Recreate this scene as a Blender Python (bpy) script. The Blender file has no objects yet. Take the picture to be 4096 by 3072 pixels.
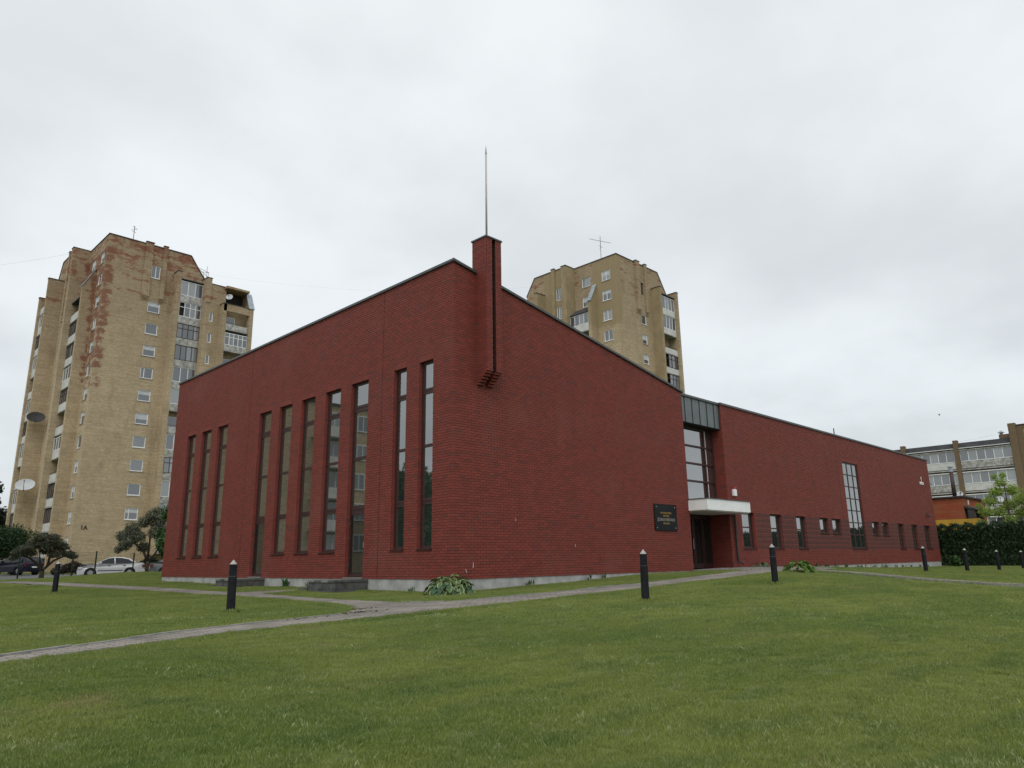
import bpy, math, random
import numpy as np
from mathutils import Vector, Matrix
random.seed(7); RNG = np.random.default_rng(11)
sc = bpy.context.scene; COL = sc.collection
R = math.radians

# ---------------------------------------------------------------- camera
F, PI_, RO, YA = 2891.98907, 0.240192246, -0.0158633961, 0.779780346
fw = Vector((math.cos(YA)*math.cos(PI_), math.sin(YA)*math.cos(PI_), math.sin(PI_)))
rt = Vector((math.sin(YA), -math.cos(YA), 0)); up = rt.cross(fw)
r2 = math.cos(RO)*rt + math.sin(RO)*up; u2 = -math.sin(RO)*rt + math.cos(RO)*up
CAM = Vector((-14.25137, -16.66167, 1.5))
cd = bpy.data.cameras.new('camera'); cam = bpy.data.objects.new('camera', cd); COL.objects.link(cam)
cd.sensor_width = 36; cd.lens = F/4096*36; cd.clip_start = .1; cd.clip_end = 3000
cam.matrix_world = Matrix(((r2.x, u2.x, -fw.x, CAM.x), (r2.y, u2.y, -fw.y, CAM.y), (r2.z, u2.z, -fw.z, CAM.z), (0, 0, 0, 1)))
sc.camera = cam

# ---------------------------------------------------------------- node helpers
class NT:
    def __init__(s, tree): s.t = tree; s.n = tree.nodes; s.l = tree.links
    def node(s, ty, ins=None, **kw):
        n = s.n.new(ty)
        for k, v in kw.items(): setattr(n, k, v)
        for k, v in (ins or {}).items(): s.put(n.inputs[k], v)
        return n
    def put(s, sock, v):
        if isinstance(v, bpy.types.NodeSocket): s.l.new(v, sock)
        else:
            try: sock.default_value = v
            except Exception: sock.default_value = (*v, 1)
    def math(s, op, a, b=0, c=None):
        n = s.node('ShaderNodeMath', operation=op); s.put(n.inputs[0], a); s.put(n.inputs[1], b)
        if c is not None: s.put(n.inputs[2], c)
        return n.outputs[0]
    def mix(s, f, a, b, mode='MIX'):
        n = s.node('ShaderNodeMix', data_type='RGBA', blend_type=mode)
        s.put(n.inputs[0], f); s.put(n.inputs[6], c4(a)); s.put(n.inputs[7], c4(b)); return n.outputs[2]
    def noise(s, vec, scale, detail=3, rough=.55):
        n = s.node('ShaderNodeTexNoise', {'Scale': scale, 'Detail': detail, 'Roughness': rough})
        if vec is not None: s.put(n.inputs['Vector'], vec)
        return n.outputs[0]
    def ramp(s, f, a, b):       # smooth 0..1 between a and b
        n = s.node('ShaderNodeMapRange', interpolation_type='SMOOTHSTEP')
        s.put(n.inputs[0], f); s.put(n.inputs[1], a); s.put(n.inputs[2], b); return n.outputs[0]
    def comb(s, x, y, z=0):
        n = s.node('ShaderNodeCombineXYZ'); s.put(n.inputs[0], x); s.put(n.inputs[1], y); s.put(n.inputs[2], z); return n.outputs[0]
def c4(c): return c if isinstance(c, bpy.types.NodeSocket) else ((*c, 1) if len(c) == 3 else c)

# ---------------------------------------------------------------- world, sun, exposure
w = bpy.data.worlds.new('World'); sc.world = w; w.use_nodes = True
n = NT(w.node_tree); n.n.clear()
SUN_EL, SUN_AZ = R(52), R(222)
sky = n.node('ShaderNodeTexSky', sky_type='NISHITA'); sky.sun_disc = False
sky.sun_elevation = SUN_EL; sky.sun_rotation = R(90)-SUN_AZ
bg1 = n.node('ShaderNodeBackground', {'Color': sky.outputs[0], 'Strength': .1})
tc = n.node('ShaderNodeTexCoord'); sx = n.node('ShaderNodeSeparateXYZ', {0: tc.outputs['Generated']})
den = n.math('ADD', n.math('MAXIMUM', sx.outputs[2], 0), .28)
cv = n.comb(n.math('DIVIDE', sx.outputs[0], den), n.math('DIVIDE', sx.outputs[1], den), 3.3)
f1 = n.noise(cv, 1.15, 4, .5); f2 = n.noise(cv, 3.1, 5, .55)
fc = n.math('ADD', n.math('MULTIPLY', f1, .72), n.math('MULTIPLY', f2, .28))
fc = n.ramp(fc, .34, .66)
elev = n.ramp(sx.outputs[2], 0.0, .75)
lo = n.mix(elev, (.65, .69, .715), (.79, .825, .85)); hi = n.mix(elev, (.86, .91, .94), (.98, 1.02, 1.045))
bg2 = n.node('ShaderNodeBackground', {'Color': n.mix(fc, lo, hi), 'Strength': 1.0})
mx = n.node('ShaderNodeMixShader', {0: .93, 1: bg1.outputs[0], 2: bg2.outputs[0]})
n.l.new(mx.outputs[0], n.node('ShaderNodeOutputWorld').inputs[0])
sd = bpy.data.lights.new('sun', 'SUN'); sd.energy = 1.3; sd.angle = R(40); sd.color = (1, .96, .9)
so = bpy.data.objects.new('sun', sd); COL.objects.link(so)
sdir = Vector((math.cos(SUN_AZ)*math.cos(SUN_EL), math.sin(SUN_AZ)*math.cos(SUN_EL), math.sin(SUN_EL)))
so.rotation_euler = sdir.to_track_quat('Z', 'Y').to_euler(); so.location = (0, 0, 60)
vs = sc.view_settings; vs.view_transform = 'Standard'; vs.look = 'None'; vs.exposure = 0; vs.gamma = 1; vs.use_curve_mapping = False

# ---------------------------------------------------------------- terrain height
CP = np.array([(-14.25,-16.66,.22),(-10,-12.4,.32),(-5,-16,.38),(-18,-9,.3),(-12,-6.5,.47),(-7.3,-1.5,.56),(-1.2,-7.5,.64),(5,-7.45,.79),(20.2,-6.9,.79),(25.3,-7.15,.71),(31.2,-7.2,.63),(38,-7,.6),(-7.3,11.8,.68),
(0,22.4,.81),(0,15.6,.72),(0,8.9,.66),(0,4.4,.63),(0,1.5,.6),(.8,0,.63),(2.5,0,.68),(4.9,0,.74),(7.9,0,.85),(12,0,.95),(15.8,0,1.03),(19.2,0,1.04),(26.7,0,.9),(36,0,.72),(48,0,.64),
(-3,-4.5,.63),(2,-4.5,.74),(6,-4.5,.86),(10.5,-4.5,1.0),(14,-3,1.03),(12,-7.5,.85),(12,-9.3,.69),(12,-11.7,.55),(-3.7,3,.6),(-3.7,9,.64),(-3.5,15,.72),(-3,22,.85),(-3,29,1.0),(-6,30,.9),(-1,33,.98),(2.5,34.3,1.02),(-5,32,.83),
(0,37,.5),(4,36.5,.5),(8,36,.5),(-4,38,.5),(1,42,.55),(6,42,.6),(-6,42,.6),(-10,47,.7),(-1,58,.92),(10,60,1.0),(5,75,1.1),(30,80,1.1),(50,-5,.62),(60,0,.7),(90,0,.7),(60,40,.8),(30,-25,.4),(60,-40,.4),(10,-18,.42),(0,-30,.3),(-40,-10,.3),(-30,30,.5),(-20,15,.5),(-40,60,.6),(15,30,.9),(100,100,.8),(-60,100,.6),(120,-60,.5),(20,-13,.5),(8,30,1.0)])
def _k(d): return np.sqrt(d*d+4.)
def _fit():
    P = CP[:, :2]; m = len(P)
    D = np.hypot(P[:, None, 0]-P[None, :, 0], P[:, None, 1]-P[None, :, 1])
    A = np.zeros((m+1, m+1)); A[:m, :m] = -_k(D)-np.eye(m)*.03; A[m, :m] = A[:m, m] = 1
    b = np.zeros(m+1); b[:m] = CP[:, 2]
    return np.linalg.solve(A, b)
WT = _fit()
def gz(x, y):
    x = np.asarray(x, float); y = np.asarray(y, float)
    d = np.hypot(x[..., None]-CP[:, 0], y[..., None]-CP[:, 1])
    return -(_k(d)@WT[:-1])+WT[-1]
def g1(x, y): return float(gz(np.array([x]), np.array([y]))[0])
def inpoly(px, py, poly):
    px = np.asarray(px, float); py = np.asarray(py, float); ins = np.zeros(px.shape, bool)
    for i in range(len(poly)):
        x0, y0 = poly[i-1]; x1, y1 = poly[i]
        c = ((y0 > py) != (y1 > py))
        with np.errstate(divide='ignore', invalid='ignore'):
            ins ^= c & (px < (x1-x0)*(py-y0)/(y1-y0+1e-12)+x0)
    return ins

# ---------------------------------------------------------------- object helpers
ORG = {}
def origin(o):
    return ORG.get(o.name, Vector((0, 0, 0))) if o else Vector((0, 0, 0))
def tag(o, label=None, cat=None, group=None, kind=None):
    if label: o['label'] = label
    if cat: o['category'] = cat
    if group: o['group'] = group
    if kind: o['kind'] = kind
    return o
def thing(name, label, cat, loc=(0, 0, 0), group=None):
    o = bpy.data.objects.new(name, None); o.empty_display_size = .2; COL.objects.link(o); o.location = loc
    ORG[o.name] = Vector(loc); return tag(o, label, cat, group)
class MB:
    def __init__(s): s.v = []; s.f = []; s.m = []
    def add(s, vs, fs, mi=0):
        b = len(s.v); s.v.extend(vs)
        for f in fs: s.f.append([b+i for i in f]); s.m.append(mi)
        return s
    def box(s, a, b, mi=0):
        x0, x1 = sorted((a[0], b[0])); y0, y1 = sorted((a[1], b[1])); z0, z1 = sorted((a[2], b[2]))
        return s.add([(x0,y0,z0),(x1,y0,z0),(x1,y1,z0),(x0,y1,z0),(x0,y0,z1),(x1,y0,z1),(x1,y1,z1),(x0,y1,z1)],
                     [(0,3,2,1),(4,5,6,7),(0,1,5,4),(1,2,6,5),(2,3,7,6),(3,0,4,7)], mi)
    def quad(s, a, b, c, d, mi=0): return s.add([a, b, c, d], [(0, 1, 2, 3)], mi)
    def prism(s, poly, vec, mi=0):
        m = len(poly); v = Vector(vec); p = [tuple(q) for q in poly]
        q = [tuple(Vector(a)+v) for a in p]
        return s.add(p+q, [tuple(range(m))[::-1], tuple(range(m, 2*m))]+[(i, (i+1) % m, m+(i+1) % m, m+i) for i in range(m)], mi)
    def tube(s, pts, rad, k=8, mi=0, cap=True):
        pts = [Vector(p) for p in pts]; m = len(pts)
        if not hasattr(rad, '__len__'): rad = [rad]*m
        vs = []; 
        for i, p in enumerate(pts):
            d = (pts[min(i+1, m-1)]-pts[max(i-1, 0)]).normalized()
            a = d.cross(Vector((0, 0, 1)) if abs(d.z) < .9 else Vector((1, 0, 0))).normalized(); b = d.cross(a)
            for j in range(k):
                t = 2*math.pi*j/k; vs.append(tuple(p+(a*math.cos(t)+b*math.sin(t))*rad[i]))
        fs = [(i*k+j, i*k+(j+1) % k, (i+1)*k+(j+1) % k, (i+1)*k+j) for i in range(m-1) for j in range(k)]
        if cap: fs += [tuple(range(k))[::-1], tuple(range((m-1)*k, m*k))]
        return s.add(vs, fs, mi)
    def lathe(s, prof, c=(0, 0, 0), k=16, mi=0):
        vs = []; m = len(prof)
        for r_, z in prof:
            for j in range(k):
                t = 2*math.pi*j/k; vs.append((c[0]+r_*math.cos(t), c[1]+r_*math.sin(t), c[2]+z))
        fs = [(i*k+j, i*k+(j+1) % k, (i+1)*k+(j+1) % k, (i+1)*k+j) for i in range(m-1) for j in range(k)]
        fs += [tuple(range(k))[::-1], tuple(range((m-1)*k, m*k))]
        return s.add(vs, fs, mi)
    def mesh(s, name, mats, off=Vector((0, 0, 0)), smooth=False):
        me = bpy.data.meshes.new(name); o = tuple(off)
        me.from_pydata([(v[0]-o[0], v[1]-o[1], v[2]-o[2]) for v in s.v], [], s.f)
        for m in (mats if isinstance(mats, (list, tuple)) else [mats]): me.materials.append(m)
        if any(s.m): me.polygons.foreach_set('material_index', s.m)
        if smooth: me.polygons.foreach_set('use_smooth', [True]*len(s.f))
        me.update(); return me
    def build(s, name, mats, parent=None, smooth=False, at=None):
        off = origin(parent) if parent else (Vector(at) if at else Vector((0, 0, 0)))
        o = bpy.data.objects.new(name, s.mesh(name, mats, off, smooth)); COL.objects.link(o)
        if parent: o.parent = parent; ORG[o.name] = off
        else: o.location = off; ORG[o.name] = off
        return o
def np_mesh(name, V, Q, mat, parent=None, smooth=False, at=None):
    V = np.asarray(V, np.float32); Q = np.asarray(Q, np.int32)
    off = origin(parent) if parent else Vector(at or (0, 0, 0))
    me = bpy.data.meshes.new(name); k = Q.shape[1]
    me.vertices.add(len(V)); me.vertices.foreach_set('co', (V-np.array(off, np.float32)).ravel())
    me.loops.add(Q.size); me.loops.foreach_set('vertex_index', Q.ravel())
    me.polygons.add(len(Q)); me.polygons.foreach_set('loop_start', np.arange(len(Q), dtype=np.int32)*k)
    me.polygons.foreach_set('loop_total', np.full(len(Q), k, np.int32))
    me.polygons.foreach_set('use_smooth', np.full(len(Q), bool(smooth)))
    me.materials.append(mat); me.update(calc_edges=True); me.validate()
    o = bpy.data.objects.new(name, me); COL.objects.link(o)
    if parent: o.parent = parent
    else: o.location = off
    ORG[o.name] = off
    return o
def part_copy(src, parent, loc, rotz=0):
    c = src.copy(); COL.objects.link(c); c.parent = parent; c.location = loc; c.rotation_euler = (0, 0, rotz); return c

# ---------------------------------------------------------------- materials
def newmat(name):
    m = bpy.data.materials.new(name); m.use_nodes = True; t = NT(m.node_tree)
    p = t.n['Principled BSDF']; return m, t, p
def pos(t): return t.node('ShaderNodeNewGeometry').outputs['Position']
def plain(name, col, rough=.7, var=.18, scale=6, bump=0, spec=.4, metal=0, col2=None, detail=4):
    m, t, p = newmat(name); P = pos(t)
    f = t.noise(P, scale, detail, .6)
    a = tuple(c*(1-var) for c in col); b = col2 or tuple(min(1, c*(1+var)) for c in col)
    t.put(p.inputs['Base Color'], t.mix(t.ramp(f, .3, .7), a, b))
    p.inputs['Roughness'].default_value = rough; p.inputs['Specular IOR Level'].default_value = spec; p.inputs['Metallic'].default_value = metal
    if bump:
        bn = t.node('ShaderNodeBump', {'Strength': bump, 'Distance': .01, 'Height': t.noise(P, scale*6, 3)}); t.put(p.inputs['Normal'], bn.outputs[0])
    return m
def glassmat(name, col=(.018, .024, .024), ior=3.1, rough=.02, rnd=0):
    m, t, p = newmat(name)
    c = c4(col)
    if rnd:
        oi = t.node('ShaderNodeObjectInfo').outputs['Random']
        c = t.mix(t.math('MULTIPLY', t.ramp(oi, .45, .98), rnd), col, (.34, .36, .37))
    t.put(p.inputs['Base Color'], c); p.inputs['IOR'].default_value = ior; p.inputs['Roughness'].default_value = rough
    return m
H, L, J = 1/12, .25, .012
def brick_cell(t):
    """per brick random value and row index from the world position, on any axis aligned wall"""
    s = t.node('ShaderNodeSeparateXYZ', {0: pos(t)}).outputs
    row = t.math('FLOOR', t.math('ADD', t.math('DIVIDE', t.math('SUBTRACT', s[2], 1.0), H), .06))
    sh = t.math('MULTIPLY', t.math('MODULO', t.math('ADD', row, 200), 2), .5)
    colu = t.math('FLOOR', t.math('ADD', t.math('DIVIDE', t.math('ADD', s[0], s[1]), L), sh))
    wn = t.node('ShaderNodeTexWhiteNoise', noise_dimensions='2D'); t.put(wn.inputs['Vector'], t.comb(colu, row))
    return wn.outputs[0], row, s
def church_brick(name='red_brick'):
    m, t, p = newmat(name); rnd, row, s = brick_cell(t); P = pos(t)
    base = t.mix(rnd, (.150, .025, .017), (.245, .041, .026))
    dark = t.mix(t.ramp(rnd, .90, .97), base, (.105, .030, .026))
    n1 = t.noise(P, .42, 4, .6); n2 = t.noise(P, 1.6, 4, .6)
    col = t.mix(t.math('MULTIPLY', t.ramp(n1, .50, .74), .5), dark, (.225, .074, .060))     # pale bloom
    col = t.mix(t.math('MULTIPLY', t.ramp(n2, .50, .75), .42), col, (.160, .056, .058))
    n3 = t.noise(P, 3.2, 5, .65); col = t.mix(t.math('MULTIPLY', t.ramp(n3, .52, .72), .6), col, (.105, .020, .016))
    n4 = t.noise(t.comb(t.math('MULTIPLY', t.math('ADD', s[0], s[1]), 2.2), t.math('MULTIPLY', s[2], .22)), 1.0, 5, .65); col = t.mix(t.math('MULTIPLY', t.ramp(n4, .52, .72), .38), col, (.098, .024, .022))
    # striped band of the low wing
    inb = t.math('MULTIPLY', t.math('MULTIPLY', t.math('GREATER_THAN', s[2], 1.917), t.math('LESS_THAN', s[2], 3.58)), t.math('GREATER_THAN', s[0], 19.2))
    st = t.math('SUBTRACT', 1, t.math('MULTIPLY', t.math('MODULO', t.math('SUBTRACT', row, 11), 3), .5))
    band = t.mix(st, t.mix(.6, col, (.110, .050, .036)), t.mix(rnd, (.030, .022, .026), (.048, .032, .035)))
    col = t.mix(inb, col, band)
    gr = t.noise(P, 60, 3, .6); col = t.mix(.35, col, t.mix(gr, (.1, .02, .015), (.32, .09, .07)))
    t.put(p.inputs['Base Color'], col); p.inputs['Roughness'].default_value = .72; p.inputs['Specular IOR Level'].default_value = .35
    bn = t.node('ShaderNodeBump', {'Strength': .35, 'Distance': .004, 'Height': gr}); t.put(p.inputs['Normal'], bn.outputs[0])
    return m
def uvz(t):
    s = t.node('ShaderNodeSeparateXYZ', {0: pos(t)}).outputs
    return t.comb(t.math('ADD', s[0], s[1]), s[2]), s
def brickmat(name, ca, cb, cm, bw=.25, bh=1/12, mortar=.011, extra=None, rough=.85):
    m, t, p = newmat(name); v, s = uvz(t)
    b = t.node('ShaderNodeTexBrick', {'Vector': v, 'Color1': c4(ca), 'Color2': c4(cb), 'Mortar': c4(cm), 'Scale': 1, 'Mortar Size': mortar, 'Mortar Smooth': .1, 'Bias': 0, 'Brick Width': bw, 'Row Height': bh})
    col = b.outputs[0]; P = pos(t)
    n1 = t.noise(P, .35, 5, .6); col = t.mix(t.math('MULTIPLY', t.ramp(n1, .35, .7), .45), col, t.mix(.5, col, (.22, .165, .10)))
    n2 = t.noise(t.comb(t.math('MULTIPLY', t.math('ADD', s[0], s[1]), .3), t.math('MULTIPLY', s[2], 4.5)), 1.1, 4, .6)
    col = t.mix(t.math('MULTIPLY', t.ramp(n2, .42, .62), .5), col, t.mix(.5, col, (.22, .165, .095)))
    n3 = t.noise(t.comb(t.math('ADD', s[0], s[1]), t.math('MULTIPLY', s[2], .3), 4), .9, 5, .65); col = t.mix(t.math('MULTIPLY', t.ramp(n3, .5, .72), .5), col, t.mix(.5, col, (.115, .08, .045)))
    if extra: col = extra(t, col, s, P)
    t.put(p.inputs['Base Color'], col); p.inputs['Roughness'].default_value = rough; p.inputs['Specular IOR Level'].default_value = .25
    bn = t.node('ShaderNodeBump', {'Strength': .5, 'Distance': .01, 'Height': b.outputs[1]}); bn.invert = True
    t.put(p.inputs['Normal'], bn.outputs[0])
    return m
YA_, YB_, YM_ = (.72, .585, .395), (.56, .445, .285), (.125, .098, .065)
def spall(z0, z1, amt):
    def fn(t, col, s, P):
        nn = t.noise(t.comb(t.math('MULTIPLY', t.math('ADD', s[0], s[1]), .8), t.math('MULTIPLY', s[2], 1.7)), .8, 6, .68); hz = t.ramp(s[2], z0, z1)
        thr = t.math('SUBTRACT', .82, t.math('MULTIPLY', hz, amt))
        f = t.ramp(nn, thr, t.math('ADD', thr, .13))
        col = t.mix(t.math('MULTIPLY', hz, .55), col, t.mix(.6, col, (.12, .07, .04)))
        red = t.mix(t.noise(P, 5, 3), (.17, .055, .03), (.27, .10, .055))
        return t.mix(t.math('MULTIPLY', f, .85), col, red)
    return fn
def corner_spall(cx):          # red patches hug the front corner and the top of the left tower
    def fn(t, col, s, P):
        nn = t.noise(t.comb(t.math('MULTIPLY', t.math('ADD', s[0], s[1]), .9), t.math('MULTIPLY', s[2], 1.5)), .85, 7, .74)
        e = t.math('SUBTRACT', 1, t.ramp(t.math('ABSOLUTE', t.math('SUBTRACT', s[0], cx+.25)), .2, 1.7))
        hz = t.math('MULTIPLY', t.ramp(s[2], 14, 26), t.math('SUBTRACT', 1, t.ramp(s[2], 38.2, 39.2)))
        top = t.math('MULTIPLY', t.math('MULTIPLY', t.ramp(s[2], 38.4, 39.0), .34), t.ramp(s[0], cx+1.6, cx+2.4))
        k = t.math('ADD', t.math('MULTIPLY', t.math('MULTIPLY', e, hz), .36), top)
        thr = t.math('SUBTRACT', .76, k); f = t.ramp(nn, thr, t.math('ADD', thr, .12))
        red = t.mix(t.noise(P, 5, 3), (.16, .060, .038), (.25, .105, .065))
        return t.mix(t.math('MULTIPLY', f, .85), col, red)
    return fn
def plaster_patch(cx, cy):     # ochre render left on parts of the right tower
    def fn(t, col, s, P):
        col = spall(22, 40, .30)(t, col, s, P)
        nn = t.noise(P, .9, 4, .6)
        a = t.ramp(t.math('ADD', s[2], t.math('MULTIPLY', nn, 3)), 32.6, 32.9)
        lf = t.math('LESS_THAN', t.math('ADD', t.math('SUBTRACT', s[1], cy), t.math('MULTIPLY', t.math('SUBTRACT', s[0], cx), 5)), 4.05)
        k = t.math('MULTIPLY', a, lf)
        pl = t.mix(t.noise(P, 1.2, 4), (.29, .225, .13), (.34, .27, .16))
        hole = t.ramp(t.noise(P, .55, 3, .6), .70, .73); pl = t.mix(hole, pl, (.26, .09, .045))
        return t.mix(k, col, pl)
    return fn
M = {}
M['brick'] = church_brick()
M['mortar'] = plain('dark_mortar', (.038, .017, .015), .9, .3, 3)
M['reveal'] = M['brick']
M['plinth'] = plain('plinth_concrete', (.36, .36, .35), .85, .22, 2.2, .3)
M['coping'] = plain('coping_metal', (.060, .068, .073), .45, .15, 3, spec=.5)
M['zinc'] = plain('zinc', (.135, .152, .156), .42, .12, 1.5, spec=.5, metal=.3)
M['seam'] = plain('zinc_seam', (.025, .03, .032), .5, .1)
M['wood'] = plain('brown_frame', (.042, .017, .015), .5, .2, 10)
M['glass'] = glassmat('church_glass', (.026, .034, .032), 3.5)
M['glass2'] = glassmat('entrance_glass', (.03, .034, .036), 4.2)
M['doorglass'] = glassmat('door_glass', (.010, .016, .014), 1.9)
M['white'] = plain('white_paint', (.82, .83, .83), .55, .06, 1.5)
M['whiteshade'] = plain('dimmed_white', (.60, .58, .56), .6, .06, 1.5)  # darker copy of white paint, shade in its colour for soffit; also strip, marks
M['steel'] = plain('grey_steel', (.46, .44, .43), .55, .08, 3, metal=.1)
M['black'] = plain('black_stone', (.006, .007, .008), .3, .2, 20, spec=.12)
M['gold'] = plain('gold_letters', (.42, .26, .07), .4, .1, 30, metal=.5)
M['silver'] = plain('silver_letters', (.36, .33, .27), .4, .1, 30, metal=.5)
M['bollard'] = plain('bollard_black', (.010, .011, .014), .6, .4, 9, .2, spec=.2)
M['cap'] = plain('bollard_cap', (.36, .35, .33), .6, .15, 20)
M['step'] = plain('step_stone', (.085, .085, .083), .85, .35, 5, .4)
M['steptop'] = plain('step_top', (.20, .195, .18), .85, .2, 5)
M['paver'] = plain('paver_concrete', (.222, .200, .176), .88, .24, 1.1, .3)
M['sand'] = plain('joint_sand', (.10, .088, .07), .95, .3, 6)
M['curb'] = plain('curb_concrete', (.24, .235, .215), .9, .2, 5)
M['asphalt'] = plain('asphalt', (.15, .15, .148), .9, .15, 4)
M['conc'] = plain('grey_concrete', (.33, .32, .30), .9, .35, 1.3, .2)
M['concw'] = plain('pale_panel', (.56, .56, .54), .8, .12, 1.2)
M['dirtyconc'] = plain('stained_panel', (.40, .40, .37), .9, .45, 2.6, col2=(.50, .50, .47))
M['wframe'] = plain('white_frame', (.78, .79, .79), .5, .05, 4)
M['dframe'] = plain('dark_frame', (.055, .035, .03), .6, .2, 6)
M['tglass'] = glassmat('flat_glass', (.05, .06, .07), 2.3, .04, .55)
M['blind'] = plain('pale_blind', (.50, .53, .55), .8, .08, 3)
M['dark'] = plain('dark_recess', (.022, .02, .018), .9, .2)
M['roofdark'] = plain('roof_felt', (.045, .047, .05), .9, .2, 2)
M['plaster'] = plain('ochre_plaster', (.315, .247, .145), .9, .13, .8)
M['tin'] = plain('tin_cap', (.34, .38, .42), .4, .15, 2, metal=.4)
M['dish'] = plain('dish_white', (.50, .52, .54), .55, .07, 2)
M['mesh'] = plain('dark_mesh', (.03, .032, .03), .7, .2)
M['rust'] = plain('dark_iron', (.05, .045, .045), .7, .3)
M['orange'] = brickmat('orange_brick', (.36, .072, .026), (.28, .055, .02), (.20, .05, .025))
M['yellow'] = plain('yellow_paint', (.50, .29, .035), .75, .12, 1.5)
M['bark'] = plain('bark', (.045, .033, .022), .95, .4, 14, .5)
M['far_brick'] = brickmat('far_block_brick', (.24, .185, .115), (.19, .14, .085), (.11, .085, .06), extra=spall(2, 16, .17))
M['post'] = plain('fence_green', (.010, .022, .016), .6, .2)

def leafmat(name, a, b, tr=.25, rough=.6):
    m, t, p = newmat(name); g = t.node('ShaderNodeNewGeometry')
    f = t.math('ADD', t.math('MULTIPLY', g.outputs['Random Per Island'], .75), t.math('MULTIPLY', t.noise(g.outputs['Position'], 1.2, 3), .35))
    c = t.mix(f, a, b); t.put(p.inputs['Base Color'], c); p.inputs['Roughness'].default_value = rough; p.inputs['Specular IOR Level'].default_value = .3
    tl = t.node('ShaderNodeBsdfTranslucent', {'Color': c}); ms = t.node('ShaderNodeMixShader', {0: tr, 1: p.outputs[0], 2: tl.outputs[0]})
    t.l.new(ms.outputs[0], t.n['Material Output'].inputs[0]); return m
M['lf_dark'] = leafmat('leaf_dark', (.013, .034, .014), (.040, .085, .028))
M['lf_grey'] = leafmat('leaf_olive', (.062, .075, .045), (.16, .175, .115))
M['lf_mid'] = leafmat('leaf_mid', (.022, .060, .018), (.07, .14, .036))
M['lf_lime'] = leafmat('leaf_lime', (.15, .25, .045), (.40, .50, .12), .5)
M['lf_red'] = leafmat('leaf_red', (.022, .014, .012), (.055, .034, .022))
M['lf_hedge'] = leafmat('leaf_hedge', (.010, .024, .011), (.034, .062, .024), .12)
M['lf_far'] = leafmat('leaf_far', (.020, .028, .018), (.06, .075, .05))
M['lf_pine'] = leafmat('leaf_pine', (.040, .048, .030), (.105, .112, .070))

# lawn: world-space patches of darker, lighter and straw coloured turf
def lawn_color(t, P, rnd):
    s = t.node('ShaderNodeSeparateXYZ', {0: P}).outputs
    P2 = t.comb(s[0], s[1])
    P2 = t.node('ShaderNodeMapping', {'Vector': P2, 'Rotation': (0, 0, R(45)), 'Scale': (.75, 1.25, 1)}).outputs[0]
    a = t.noise(P2, .38, 4, .6); b = t.noise(P2, 1.5, 4, .6); c = t.noise(P2, 3.4, 3, .6)
    col = t.mix(t.ramp(a, .36, .64), (.172, .238, .046), (.272, .315, .076))
    col = t.mix(t.math('MULTIPLY', t.ramp(b, .42, .72), .6), col, (.088, .162, .044))
    col = t.mix(t.math('MULTIPLY', t.ramp(c, .58, .74), .7), col, (.30, .335, .165))
    d = t.noise(t.comb(s[0], s[1], 7), .8, 4, .6)
    col = t.mix(t.math('MULTIPLY', t.ramp(d, .60, .74), .6), col, (.33, .265, .13))
    if rnd is not None:
        col = t.mix(t.math('MULTIPLY', t.ramp(rnd, .55, 1), .55), col, (.42, .45, .24))
        col = t.mix(t.math('MULTIPLY', t.math('SUBTRACT', 1, t.ramp(rnd, 0, .4)), .4), col, (.06, .105, .03))
    return col
m, t, p = newmat('lawn_shaded_soil'); P = pos(t)
t.put(p.inputs['Base Color'], t.mix(.62, lawn_color(t, P, None), (.045, .055, .018))); p.inputs['Roughness'].default_value = .95; p.inputs['Specular IOR Level'].default_value = .1  # soil tone darkened to stand in for the self-shading of grass blades
t.put(p.inputs['Normal'], t.node('ShaderNodeBump', {'Strength': .6, 'Distance': .03, 'Height': t.noise(P, 26, 4)}).outputs[0]); M['lawn'] = m
m, t, p = newmat('grass_blade'); g = t.node('ShaderNodeNewGeometry')
c = lawn_color(t, g.outputs['Position'], g.outputs['Random Per Island'])
t.put(p.inputs['Base Color'], c); p.inputs['Roughness'].default_value = .55; p.inputs['Specular IOR Level'].default_value = .25
tl = t.node('ShaderNodeBsdfTranslucent', {'Color': c}); ms = t.node('ShaderNodeMixShader', {0: .3, 1: p.outputs[0], 2: tl.outputs[0]})
t.l.new(ms.outputs[0], t.n['Material Output'].inputs[0]); M['blade'] = m

# ================================================================ GROUND
def axis(segs):
    out = [segs[0][0]]
    for a, b, st in segs:
        k = max(1, round((b-a)/st)); out += [a+(b-a)*(i+1)/k for i in range(k)]
    return np.array(out)
gx = axis([(-600, -60, 60), (-60, -20, 2), (-20, 40, .5), (40, 60, 1), (60, 140, 4), (140, 700, 70)])
gy = axis([(-600, -40, 60), (-40, -20, 2), (-20, 46, .5), (46, 110, 2), (110, 700, 70)])
GX, GY = np.meshgrid(gx, gy, indexing='ij')
def gclamp(X, Y): return gz(np.clip(X, -60, 130), np.clip(Y, -60, 110))
GZ = gclamp(GX, GY)
GZ = GZ + .012*np.sin(GX*1.3+GY*.7)*np.sin(GY*1.1)*((np.abs(GX) < 60) & (np.abs(GY) < 50))
nx, ny = GX.shape
idx = np.arange(nx*ny).reshape(nx, ny)
Q = np.stack([idx[:-1, :-1], idx[1:, :-1], idx[1:, 1:], idx[:-1, 1:]], -1).reshape(-1, 4)
tag(np_mesh('lawn', np.stack([GX, GY, GZ], -1).reshape(-1, 3), Q, M['lawn'], smooth=True), 'wide mown lawn rising gently to the red brick building', kind='structure')

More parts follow.
